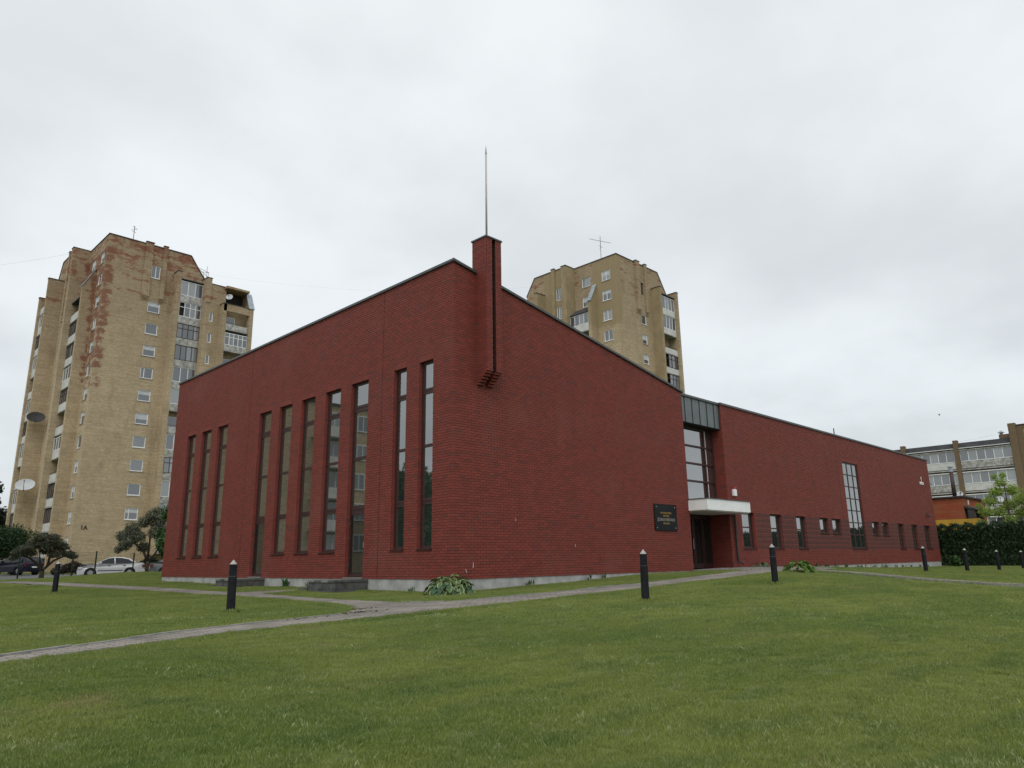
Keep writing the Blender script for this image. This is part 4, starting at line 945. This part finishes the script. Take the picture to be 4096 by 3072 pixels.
# lime tree over the hedge
lx, ly = 54.2, -3.7
bl = []
for d, z, r_ in ((-1.9,3.8,.5),(-1.5,4.7,.55),(-1.1,5.6,.6),(-.6,6.3,.6),(-.2,7.0,.5),(.0,7.6,.32),(-.55,7.5,.3),(.5,6.4,.6),(1.0,5.6,.65),(1.6,5.2,.6),(1.9,4.5,.6),(.9,4.6,.6),(.1,5.2,.65),(-.6,4.7,.55),(1.4,6.3,.35),(2.2,5.6,.3),(-1.9,5.2,.3),(0,4,.6),(1.2,3.7,.6)):
    v = Vector((lx-CAM.x, ly-CAM.y)).normalized(); rr = Vector((v.y, -v.x)); s_ = RNG.uniform(-.8, .8)
    bl.append((lx+rr.x*d+v.x*s_, ly+rr.y*d+v.y*s_, z, r_, r_, r_*.8))
tree('young_lime_tree', 'bright yellow-green young tree standing behind the hedge', (lx, ly, .65), bl, 7000, .095, M['lf_lime'], [([(lx, ly, .5), (lx, ly, 3.5), (lx+.1, ly, 7)], .12, .03)], shell=.2)
# hedge
hd = thing('hedge', 'tall clipped dark evergreen hedge right of the church', 'hedge', (50.9, -11, .6))
MB().box((50.35, -30, .4), (51.7, 1.2, 3.35)).build('core', M['lf_hedge'], hd)
n_ = 17000; u_ = RNG.uniform(-29, 1.25, n_); z_ = .5+3.05*RNG.random(n_)**.85; bump_ = .16*np.sin(u_*4.1)+.1*np.sin(u_*9.7+1)+.08*np.sin(z_*5+u_*2)
x_ = 50.2-.12*bump_*3+RNG.uniform(-.18, .15, n_); topn = 5200
C_ = np.stack([x_, u_, z_], -1); ut = RNG.uniform(-29, 1.25, topn); C2 = np.stack([RNG.uniform(50.1, 51.7, topn), ut, 3.42+.22*np.abs(np.sin(ut*3.3))*RNG.random(topn)+.12*np.sin(ut*7)], -1); C_ = np.concatenate([C_, C2])
m_ = len(C_); a = RNG.normal(size=(m_, 3)); a[:, 2] = np.abs(a[:, 2])+1.0; a /= np.linalg.norm(a, axis=1)[:, None]; b = np.cross(a, RNG.normal(size=(m_, 3))); b /= np.linalg.norm(b, axis=1)[:, None]
s = .22*(.6+.8*RNG.random(m_))[:, None]; V = np.stack([C_-b*s*.3, C_+a*s*.1-b*s*0, C_+b*s*.3+a*s*.2, C_+a*s], 1)
np_mesh('foliage', V.reshape(-1, 3), np.arange(m_*4).reshape(-1, 4), M['lf_hedge'], hd)
sb = leaf_cloud(rblobs((46.9, -1.2, .95), (.3, .3, .25), 6, .25), 420, .12); so_ = np_mesh('sapling', *sb, M['lf_mid'], None, at=(46.9, -1.2, .62)); tag(so_, 'small green sapling in the grass at the far end of the church', 'sapling')

# hostas: each large leaf is an object
def leaf_mesh(name, ln, wd, mat, edge=None):
    mb = MB(); cols = 5; prof = [.25, .85, 1.0, .8, .45, .02]
    V_ = []
    for i in range(6):
        x = ln*i/5; wv = wd*prof[i]/2; zc = .16*ln*math.sin(i/5*2.6)-.10*ln*(i/5)**2
        for k_ in (-1, -.72, 0, .72, 1): V_.append((x, wv*k_, zc+.10*wd*abs(k_)))
    F_ = [(i*5+j, i*5+j+1, (i+1)*5+j+1, (i+1)*5+j) for i in range(5) for j in range(4)]
    me = MB(); me.v = V_; me.f = F_; me.m = [1 if (q % 4) in (0, 3) and edge else 0 for q in range(len(F_))]
    return me.mesh(name, [mat, edge or mat], smooth=True)
M['hosta_v'] = leafmat('hosta_green', (.045, .105, .034), (.10, .165, .052), .15, .5); M['hosta_e'] = plain('hosta_edge', (.30, .34, .16), .5, .15, 20); M['hosta_b'] = leafmat('hosta_blue', (.028, .072, .036), (.055, .115, .055), .12, .5)
M['hosta_l'] = leafmat('hosta_lime', (.060, .130, .018), (.12, .21, .035), .3, .5)
lm1 = leaf_mesh('leaf', .30, .19, M['hosta_v'], M['hosta_e']); lm2 = leaf_mesh('leaf', .34, .26, M['hosta_b']); lm3 = leaf_mesh('leaf', .24, .14, M['hosta_v'], M['hosta_e'])
def hosta(label, c, rx, h, n_, meshes, name='hosta_plant', scale=1.0):
    root = thing(name, label, 'plant', (c[0], c[1], g1(*c)-.02))
    for i in range(n_):
        t_ = RNG.uniform(0, 2*math.pi); k_ = RNG.random()**.6; rr = rx*k_; zz = h*math.sqrt(max(0, 1-(k_*.97)**2))*RNG.uniform(.75, 1.02)
        o = bpy.data.objects.new('leaf', meshes(t_, k_)); COL.objects.link(o); o.parent = root
        o.location = (rr*math.cos(t_)*.82, rr*math.sin(t_)*.82, max(.03, zz-.06)); sc_ = scale*RNG.uniform(.7, 1.2); o.scale = (sc_, sc_, sc_)
        o.rotation_euler = (RNG.normal(0, .25), .15+.75*k_+RNG.normal(0, .22), t_+RNG.normal(0, .35))
    return root
hosta('large variegated hosta with broad leaves by the building corner', (-.75, -.75), .78, .60, 280, lambda t_, k_: random.choice((lm2, lm1, lm3)) if k_ > .62 else random.choice((lm1, lm1, lm3)), scale=.70)
hosta('small dark hosta against the wall right of the entrance', (18.4, -.5), .5, .30, 45, lambda t_, k_: random.choice((lm2, lm3)), scale=.62)
lm4 = leaf_mesh('leaf', .24, .15, M['hosta_l'])
hosta('bright lime-green leafy plant at the path junction', (11.15, -5.45), .62, .44, 120, lambda t_, k_: lm4, 'lime_plant', .85)
# weeds along the plinth
def weed_geo(pts, n, size, hgt):
    V_ = []
    for (x, y) in pts:
        z = g1(x, y)
        for i in range(n):
            d = RNG.normal(size=2)*.06; a_ = RNG.uniform(0, 6.28); h_ = hgt*RNG.uniform(.4, 1.1); w_ = size
            V_ += [(x+d[0], y+d[1], z), (x+d[0]+w_*math.cos(a_), y+d[1]+w_*math.sin(a_), z+h_*.55), (x+d[0]+RNG.normal()*.05, y+d[1]+RNG.normal()*.05, z+h_), (x+d[0]-w_*math.cos(a_), y+d[1]-w_*math.sin(a_), z+h_*.5)]
    return np.array(V_)
wp = [(x, -.06) for x in (25.5, 26.8, 28.1, 29.6, 31.2, 32.0, 33.9, 35.5, 36.2, 38, 39.4, 41.1, 43, 44.6)]+[(x, -.05) for x in (6.2, 7.1, 3.2)]+[(-.05, y) for y in (1.9, 8.1, 14.6)]
V = weed_geo(wp, 9, .03, .26); tag(np_mesh('weeds', V, np.arange(len(V)).reshape(-1, 4), M['lf_mid']), 'small weeds sprouting along the foot of the plinth', kind='stuff')
V = weed_geo([(-.12, 9.6)], 16, .05, .40); tag(np_mesh('thistle', V, np.arange(len(V)).reshape(-1, 4), M['lf_mid']), 'single tall weed against the plinth between the two steps', 'weed')

# ================================================================ BOLLARDS
bo_pos = [(-7.28, 11.8), (-7.31, -1.53), (-1.17, -7.54), (5.01, -7.45), (20.18, -6.86), (25.32, -7.15), (31.23, -7.2), (38.06, -7.0)]
bo_lab = ['black bollard farthest left, nearest the wire fence', 'black bollard in front of the tall narrow windows', 'black bollard before the blank gable wall near the plaque', 'black bollard standing beside the lime-green plant', 'black bollard before the far end of the low brick wing', 'first bollard past the far end of the church, before the hedge', 'middle bollard of those standing before the hedge', 'black bollard cut by the right picture edge before the hedge']
bod = MB(); k8 = 8
bod.lathe([(.088, -.06), (.086, .72)], k=8); bod.lathe([(.080, .722), (.080, .94)], k=8); bod.lathe([(.087, .942), (.087, .965)], k=8)
bme = bod.mesh('post', M['bollard']); cme = MB().lathe([(.076, .966), (.07, .975), (.004, 1.06)], k=8).mesh('cap', M['cap']); rme = MB().lathe([(.0865, .712), (.0905, .716), (.0905, .724), (.082, .728)], k=8).mesh('ring', M['rust'])
for (x, y), lab in zip(bo_pos, bo_lab):
    root = thing('bollard', lab, 'bollard', (x, y, g1(x, y)), 'black bollards on the lawn'); root.rotation_euler = (R(random.uniform(-.6, .6)), R(random.uniform(-.6, .6)), random.uniform(0, 1))
    for nm, me in (('post', bme), ('cap', cme), ('ring', rme)):
        o = bpy.data.objects.new(nm, me); COL.objects.link(o); o.parent = root

# ================================================================ FENCE
fp = [(-9.9, 30.2), (-7.0, 31.3), (-4.16, 32.4), (-1.27, 33.3), (.15+1.2*0, 33.91), (2.69, 35.0), (5.4, 36.0)]
fe = thing('wire_fence', 'dark green wire mesh fence between lawn and street', 'fence', (-1, 33.2, .9))
for x, y in fp: MB().box((x-.035, y-.035, g1(x, y)-.1), (x+.035, y+.035, g1(x, y)+1.52)).build('fence_post', M['post'], fe)
wi = MB()
for (x0, y0), (x1, y1) in zip(fp[:-1], fp[1:]):
    z0_, z1_ = g1(x0, y0), g1(x1, y1)
    for h_ in np.linspace(.1, 1.45, 9): wi.tube([(x0, y0, z0_+h_), (x1, y1, z1_+h_)], .003, 3, cap=False)
    for i in range(1, 28): x, y, z = x0+(x1-x0)*i/28, y0+(y1-y0)*i/28, z0_+(z1_-z0_)*i/28; wi.tube([(x, y, z+.08), (x, y, z+1.47)], .002, 3, cap=False)
tag(wi.build('wire_mesh', M['post'], fe), kind='stuff')

# ================================================================ CARS
def paint(name, col, metal=.3): 
    m_ = plain(name, col, .28, .03, 1, spec=.5, metal=metal); return m_
M['tyre'] = plain('tyre', (.012, .012, .013), .85, .2); M['rim'] = plain('rim', (.34, .35, .36), .35, .1, metal=.7); M['cglass'] = glassmat('car_glass', (.010, .013, .018), 1.45, .05); M['tail'] = plain('tail_lamp', (.13, .010, .010), .3, .1); M['head'] = plain('head_lamp', (.5, .52, .54), .15, .1); M['trim'] = plain('black_trim', (.015, .015, .016), .6, .2)
def car(name, label, loc, rot, pm_, prof, win, L_, W_, belt, wheels, ws, rw, plate=True, group='cars parked along the street'):
    """prof: side silhouette (x,z) clockwise from the front bumper over the roof to the tail; x forward"""
    root = thing(name, label, 'car', (0, 0, 0), group)
    w2 = W_/2; wr = .335
    def yw(z, x): 
        y = w2 if z <= belt else w2-(z-belt)*.42
        e_ = min(1, (L_/2-abs(x))/.35); return y-(1-e_)**2*.16
    lower = [(L_/2-.03, .22)]
    # underside with arches (front to back)
    und = []
    for wx in wheels:
        und += [(wx+.40*math.cos(t_), .30+.40*math.sin(t_)) for t_ in np.linspace(R(-8), R(188), 11)]
    side = prof+[(-L_/2+.04, .24)]+[p_ for p_ in reversed(und)]+[(L_/2-.04, .22)]
    n_ = len(side); mb = MB()
    Vl = [(x, yw(z, x), z) for x, z in side]; Vr = [(x, -yw(z, x), z) for x, z in side]
    strip_f = [(i, (i+1) % n_, n_+(i+1) % n_, n_+i) for i in range(n_)]
    mb.add(Vl+Vr, strip_f)
    # sides split at belt line
    i0 = [i for i, (x, z) in enumerate(prof) if z >= belt-1e-6]; a, b = i0[0], i0[-1]
    up_ = list(range(a, b+1)); low = [i for i in range(n_) if not (a < i < b)]
    mb.add(Vl, [up_, low]); mb.add(Vr, [up_[::-1], low[::-1]])
    mb.build('body', pm_, root)
    for sgn in (1, -1):
        for poly in win:
            P_ = [(x, sgn*(yw(z, x)+.006), z) for x, z in poly]
            MB().add(P_, [tuple(range(len(P_)))[::sgn]]).build('side_window', M['cglass'], root)
        MB().box((ws[0][0]-.35, sgn*(w2+.14), belt+.02), (ws[0][0]-.2, sgn*(w2-.02), belt+.15)).build('mirror', pm_, root)
        for hx in (.25, -.75): MB().box((hx, sgn*(w2+.015), belt-.14), (hx-.18, sgn*(w2-.01), belt-.10)).build('door_handle', M['trim'], root)
        MB().box((L_/2-.35, sgn*(w2-.02), .62), (L_/2-.06, sgn*(w2-.42), .76)).build('headlight', M['head'], root)
        MB().box((-L_/2+.015, sgn*(w2-.04), belt-.27), (-L_/2+.17, sgn*(w2-.30), belt-.07)).build('tail_light', M['tail'], root)
        MB().box((wheels[0]-.45, sgn*(w2+.008), .44), (wheels[1]+.45, sgn*(w2-.01), .50)).build('trim_strip', M['trim'], root)
        for wx in wheels:
            t_ = MB(); vs_ = []
            t_.add([(wx+rr*math.cos(q), sgn*(w2-yy), .32+rr*math.sin(q)) for rr, yy in ((.32, .22), (.32, .03), (.29, .0), (.20, .01)) for q in np.linspace(0, 2*math.pi, 21)[:-1]],
                   [(i*20+j, i*20+(j+1) % 20, (i+1)*20+(j+1) % 20, (i+1)*20+j) for i in range(3) for j in range(20)]); wo = t_.build('wheel', M['tyre'], root)
            r_ = MB(); r_.add([(wx, sgn*(w2-.02), .32)]+[(wx+(.205 if j % 4 < 2 else .17)*math.cos(j*math.pi/10), sgn*(w2-.03), .32+(.205 if j % 4 < 2 else .17)*math.sin(j*math.pi/10)) for j in range(20)], [(0, 1+j, 1+(j+1) % 20) for j in range(20)]); r_.build('rim', M['rim'], wo)
            q_ = MB(); q_.add([(wx, sgn*(w2-.20), .33)]+[(wx+.42*math.cos(t2), sgn*(w2-.20), .33+.42*math.sin(t2)) for t2 in np.linspace(0, 2*math.pi, 17)[:-1]], [(0, 1+j, 1+(j+1) % 16) for j in range(16)]); q_.build('wheel_arch', M['trim'], root)
    for nm, q in (('windscreen', ws), ('rear_window', rw)):
        (xa, za), (xb, zb) = q; off = .008 if nm == 'windscreen' else -.008
        MB().quad((xa+off, -(yw(za, xa)-.10), za+.01), (xa+off, yw(za, xa)-.10, za+.01), (xb+off, yw(zb, xb)-.09, zb+.006), (xb+off, -(yw(zb, xb)-.09), zb+.006)).build(nm, M['cglass'], root)
    if plate: MB().box((-L_/2-.012, -.26, .56), (-L_/2+.05, .26, .67)).build('number_plate', M['white'], root)
    MB().box((-L_/2-.02, -w2+.12, .36), (-L_/2+.1, w2-.12, .5)).build('bumper', pm_, root)
    root.location = loc; root.rotation_euler = (0, 0, rot); root.scale = (1.06, 1.06, 1.06); return root
sedan = [(2.19, .45), (2.17, .62), (2.0, .76), (1.2, .93), (1.05, .96), (.62, 1.2), (.25, 1.38), (-.2, 1.445), (-.7, 1.43), (-1.15, 1.31), (-1.62, 1.05), (-2.08, 1.0), (-2.17, .93), (-2.2, .6), (-2.19, .42)]
swin = [[(.92, .98), (.56, 1.2), (.24, 1.34), (-.12, 1.39), (-.17, .97)], [(-.25, .97), (-.2, 1.39), (-.66, 1.37), (-1.08, 1.26), (-1.38, 1.08), (-1.3, 1.0)]]
hatch = [(1.98, .45), (1.96, .64), (1.8, .78), (1.05, .96), (.9, 1.0), (.4, 1.3), (.1, 1.43), (-.5, 1.47), (-1.2, 1.43), (-1.6, 1.36), (-1.9, 1.0), (-1.98, .9), (-2.0, .55), (-1.98, .40)]
hwin = [[(.78, 1.0), (.36, 1.28), (.1, 1.38), (-.3, 1.41), (-.32, .99)], [(-.4, .99), (-.38, 1.41), (-1.1, 1.38), (-1.45, 1.3), (-1.5, 1.03)]]
fdir = math.atan2(2.55, 6.85)
def carz(x, y): return g1(x, y)+.03
c1 = (5.2, 47.5); car('parked_car', 'silver-white four-door sedan parked behind the wire fence', (*c1, carz(*c1)-.02), math.pi+math.atan2(-.29, .957), paint('car_silver', (.50, .51, .51), .1), sedan, swin, 4.4, 1.74, .95, (1.32, -1.22), ((1.0, .99), (.3, 1.37)), ((-1.55, 1.07), (-1.12, 1.32)))
c2 = (10.05, 46.1); car('parked_car', 'dark grey sedan partly hidden by the left end of the church', (*c2, carz(*c2)), math.atan2(-.29, .957), paint('car_grey', (.10, .11, .115), .3), sedan, swin, 4.4, 1.74, .95, (1.32, -1.22), ((1.0, .99), (.3, 1.37)), ((-1.55, 1.07), (-1.12, 1.32)))
c3 = (1.3, 59.6); car('parked_car', 'dark blue hatchback seen from behind at the left edge', (*c3, carz(*c3)), R(116), paint('car_blue', (.012, .014, .036), .3), hatch, hwin, 4.0, 1.74, .98, (1.22, -1.2), ((.86, 1.02), (.42, 1.28)), ((-1.88, 1.05), (-1.63, 1.34)))

# bird
bd = thing('bird', 'small dark gull gliding in the sky right of the church', 'bird', (44.0, -2.45, 11.3))
mb = MB(); B0 = Vector((44.0, -2.45, 11.3)); rr = Vector((.3, -.95, 0))*.6; ff = Vector((.95, .3, 0))*.6
mb.tube([B0-ff*.22, B0-ff*.1, B0+ff*.08, B0+ff*.2], [.01, .05, .055, .015], 6); mb.build('body', M['rust'], bd, True)
for s_ in (1, -1): MB().add([tuple(B0+ff*.08), tuple(B0+rr*s_*.25+Vector((0, 0, .10))+ff*.1), tuple(B0+rr*s_*.55+Vector((0, 0, .05 if s_ > 0 else .16))-ff*.05), tuple(B0+rr*s_*.25+Vector((0, 0, .08))-ff*.06), tuple(B0-ff*.08)], [(0, 1, 3, 4), (1, 2, 3)]).build('wing', M['rust'], bd)

# ================================================================ BUILDING AND TREES SEEN ONLY AS REFLECTIONS IN THE GLASS
rb = thing('apartment_block', 'yellow brick apartment block standing left of the view, mirrored in the church windows', 'apartment block', (-20, 56, .6))
M['rbk'] = brickmat('mirrored_block_brick', YA_, YB_, YM_)
mb = MB(); mb.box((-26.5, 44, .3), (-7, 56, 16.5)); mb.build('wall', M['rbk'], rb)
MB().box((-26.6, 43.8, 16.5), (-6.9, 56.1, 16.7)).build('roof_edge', M['roofdark'], rb); MB().box((-25.2, 45, 16.7), (-24.2, 46, 17.6)).build('chimney', M['rbk'], rb)
WR2 = WallF((-26.5, 43.99, 0), (1, 0, 0), (0, -1, 0))
for k_ in range(5):
    block_window(rb, WR2, .5, 1.9, 2.6+2.9*k_, 4.2+2.9*k_, d=.05, mull=.5, sill=False)
    bo = MB().box((-24, 42.9, 1.6+2.9*k_), (-20, 43.0, 2.6+2.9*k_)).build('balcony', M['concw'], rb); MB().box((-24, 42.95, 1.5+2.9*k_), (-20, 43.98, 1.6+2.9*k_)).build('slab', M['conc'], bo)
    block_window(rb, WR2, 3, 5.8, 2.2+2.9*k_, 4.2+2.9*k_, d=.05, mull=.4, sill=False)
for i, (x, y) in enumerate(((-51, 69), (-58, 76), (-62, 84), (-66, 74))):
    bl = rblobs((x, y, 8.5), (4.2, 4.2, 6), 22, 2.6)
    tree('street_tree', ['tall tree nearest the mirrored apartment block', 'second tree left of the mirrored block', 'lower tree in front of the mirrored block', 'outermost tree left of the view'][i], (x, y, .4), bl, 3600, .7, M['lf_mid'], [([(x, y, .2), (x, y, 8)], .25, .1)], group='trees mirrored in the glass')

# ================================================================ GRASS
def grass_patch(name, side, n_, hmin, hmax, w_):
    c = RNG.uniform(-side/2, side/2, (n_, 2)); h_ = RNG.uniform(hmin, hmax, n_); a = RNG.uniform(0, 2*math.pi, n_); lean = RNG.uniform(.1, .75, n_)*h_; b = RNG.uniform(0, 2*math.pi, n_)
    dx, dy = np.cos(a)*w_/2, np.sin(a)*w_/2; lx_, ly_ = np.cos(b)*lean, np.sin(b)*lean
    V = np.zeros((n_, 4, 3)); V[:, 0] = np.stack([c[:, 0]-dx, c[:, 1]-dy, np.full(n_, -.01)], -1); V[:, 1] = np.stack([c[:, 0]+dx, c[:, 1]+dy, np.full(n_, -.01)], -1)
    V[:, 2] = np.stack([c[:, 0]+dx*.7+lx_*.4, c[:, 1]+dy*.7+ly_*.4, h_*.6], -1); V[:, 3] = np.stack([c[:, 0]+lx_, c[:, 1]+ly_, h_], -1)
    me = bpy.data.meshes.new(name); me.from_pydata(V.reshape(-1, 3).tolist(), [], [f for i in range(n_) for f in ((4*i, 4*i+1, 4*i+2), (4*i, 4*i+2, 4*i+3))]); me.materials.append(M['blade']); return me
def scatter(name, pts, meshes, label, smin=.85, smax=1.2):
    """one stuff object: points carrying instances of a few grass patches"""
    me = bpy.data.meshes.new(name); me.from_pydata(pts.tolist(), [], []); ob = bpy.data.objects.new(name, me); COL.objects.link(ob); tag(ob, label, kind='stuff')
    ng = bpy.data.node_groups.new(name, 'GeometryNodeTree'); ng.interface.new_socket('Geometry', in_out='INPUT', socket_type='NodeSocketGeometry'); ng.interface.new_socket('Geometry', in_out='OUTPUT', socket_type='NodeSocketGeometry')
    N = ng.nodes; Lk = ng.links; gi = N.new('NodeGroupInput'); go = N.new('NodeGroupOutput'); jn = N.new('GeometryNodeJoinGeometry')
    rid = N.new('FunctionNodeRandomValue'); rid.data_type = 'INT'; rid.inputs['Min'].default_value = 0; rid.inputs['Max'].default_value = len(meshes)-1
    rz = N.new('FunctionNodeRandomValue'); rz.data_type = 'FLOAT_VECTOR'; rz.inputs[0].default_value = (-.05, -.05, 0); rz.inputs[1].default_value = (.05, .05, 6.283)
    rs = N.new('FunctionNodeRandomValue'); rs.data_type = 'FLOAT'; rs.inputs[2].default_value = smin; rs.inputs[3].default_value = smax; rs.inputs['Seed'].default_value = 5
    g2i = N.new('GeometryNodeGeometryToInstance')
    for me_ in meshes:
        src = bpy.data.objects.new('grass_source', me_); oi = N.new('GeometryNodeObjectInfo'); oi.inputs[0].default_value = src; oi.inputs['As Instance'].default_value = True
        Lk.new(oi.outputs['Geometry'], g2i.inputs[0])
    ip = N.new('GeometryNodeInstanceOnPoints'); ip.inputs['Pick Instance'].default_value = True
    Lk.new(gi.outputs[0], ip.inputs['Points']); Lk.new(g2i.outputs[0], ip.inputs['Instance']); Lk.new(rid.outputs['Value' if False else 2], ip.inputs['Instance Index']); Lk.new(rz.outputs[0], ip.inputs['Rotation']); Lk.new(rs.outputs[1], ip.inputs['Scale'])
    Lk.new(ip.outputs[0], go.inputs[0]); md = ob.modifiers.new('scatter', 'NODES'); md.node_group = ng; return ob
def grass_points(spacing, dmin, dmax, margin):
    xs_ = np.arange(-30, 62, spacing); X, Y = np.meshgrid(xs_, np.arange(-30, 40, spacing), indexing='ij'); X = X.ravel()+RNG.uniform(-.4, .4, X.size)*spacing; Y = Y.ravel()+RNG.uniform(-.4, .4, Y.size)*spacing
    d = np.hypot(X-CAM.x, Y-CAM.y); an = np.degrees(np.arctan2(Y-CAM.y, X-CAM.x)); ok = (d > dmin) & (d < dmax) & (an > (-2 if dmax > 20 else -25)) & (an < (104 if dmax > 20 else 115))
    for dx in (-margin, 0, margin):
        for dy in (-margin, 0, margin): ok[ok] &= ~onpath(X[ok]+dx, Y[ok]+dy)
    ok &= ~((X > -margin*.7) & (X < 13.3) & (Y > -margin*.7) & (Y < 22.6)); ok &= ~((X > 13) & (X < 48.6) & (Y > -margin*.7))
    ok &= ~((X > -1.3-margin) & (X < .1) & (((Y > 4.3-margin) & (Y < 6.5+margin)) | ((Y > 11.5-margin) & (Y < 13.8+margin))))
    ok &= ~((X > 10.2) & (X < 12.7) & (Y < -5.6)) if margin > .1 else True
    ok &= ~((X > 50.2)); ok &= ~(Y > 37.0)
    ok &= Y < 35.3+.37*(X-1.0)-.0
    X, Y = X[ok], Y[ok]; return np.stack([X, Y, gz(X, Y)+.012*np.sin(X*1.3+Y*.7)*np.sin(Y*1.1)], -1)
big = [grass_patch('grass_patch', .34, 800, .012, .036, .0036) for _ in range(5)]
mid = [grass_patch('grass_patch_wide', .55, 620, .012, .036, .007) for _ in range(4)]
edge = [grass_patch('grass_tuft', .10, 40, .02, .055, .006) for _ in range(3)]
scatter('near_lawn_grass', grass_points(.24, 1.0, 12.5, .19), big, 'short mown grass of the near lawn')
scatter('far_lawn_grass', grass_points(.42, 12.3, 58, .29), mid, 'short mown grass of the lawn round the building')
ep = grass_points(.075, 4, 30, .045)
k_ = np.zeros(len(ep), bool)
for dx in (-.3, 0, .3):
    for dy in (-.3, 0, .3): k_ |= onpath(ep[:, 0]+dx, ep[:, 1]+dy)
k_ |= ((ep[:, 0] > -.5) & (ep[:, 1] > -.5)); ep = ep[k_]
scatter('edge_grass', ep, edge, 'grass tufts along the path and plinth edges', .7, 1.3)
bt = np.array([(x+RNG.normal()*.09, y+RNG.normal()*.09) for x, y in bo_pos[:5] for _ in range(26)]); bt = np.concatenate([bt, gz(bt[:, 0], bt[:, 1])[:, None]], 1)
scatter('bollard_grass', bt, edge, 'longer grass tufts round the feet of the bollards', 1.1, 1.9)

cl = grass_points(.16, 3.5, 16, .12); nn_ = np.sin(cl[:, 0]*2.1+1.3*np.sin(cl[:, 1]*1.7))*np.sin(cl[:, 1]*2.6+1.1*np.sin(cl[:, 0]*1.3))+.5*np.sin(cl[:, 0]*5.3+cl[:, 1]*4.1)
cl = cl[(nn_+RNG.normal(0, .55, len(cl))) > 1.05]
m, t, p = newmat('pale_blade'); g = t.node('ShaderNodeNewGeometry'); c = t.mix(g.outputs['Random Per Island'], (.20, .27, .09), (.40, .43, .22)); t.put(p.inputs['Base Color'], c); p.inputs['Roughness'].default_value = .6; M['blade'] = m
pale = [grass_patch('pale_tuft', .20, 26, .014, .042, .0034) for _ in range(3)]
scatter('pale_grass', cl, pale, 'paler coarse grass clumps scattered through the lawn', .8, 1.3)

# dry clippings and clods where the paths meet
dc = []
for cx_, cy_, sx_, n_ in ((-6.2, -4.42, .35, 60), (-5.6, -3.75, .2, 40), (-7.4, -4.66, .4, 22)):
    for i in range(n_):
        x, y = cx_+RNG.normal()*sx_, cy_+RNG.normal()*.06; z = g1(x, y)+.028; a_ = RNG.uniform(0, 6.28); l_ = RNG.uniform(.015, .05); ca, sa = math.cos(a_)*l_, math.sin(a_)*l_
        dc += [(x-ca, y-sa, z), (x+sa*.4, y-ca*.4, z+.012), (x+ca, y+sa, z+.004), (x-sa*.4, y+ca*.4, z+.016)]
dc = np.array(dc); tag(np_mesh('dry_clippings', dc, np.arange(len(dc)).reshape(-1, 4), plain('dry_grass', (.13, .10, .06), .95, .4, 30)), 'brown dry clippings scattered where the paths meet', kind='stuff')
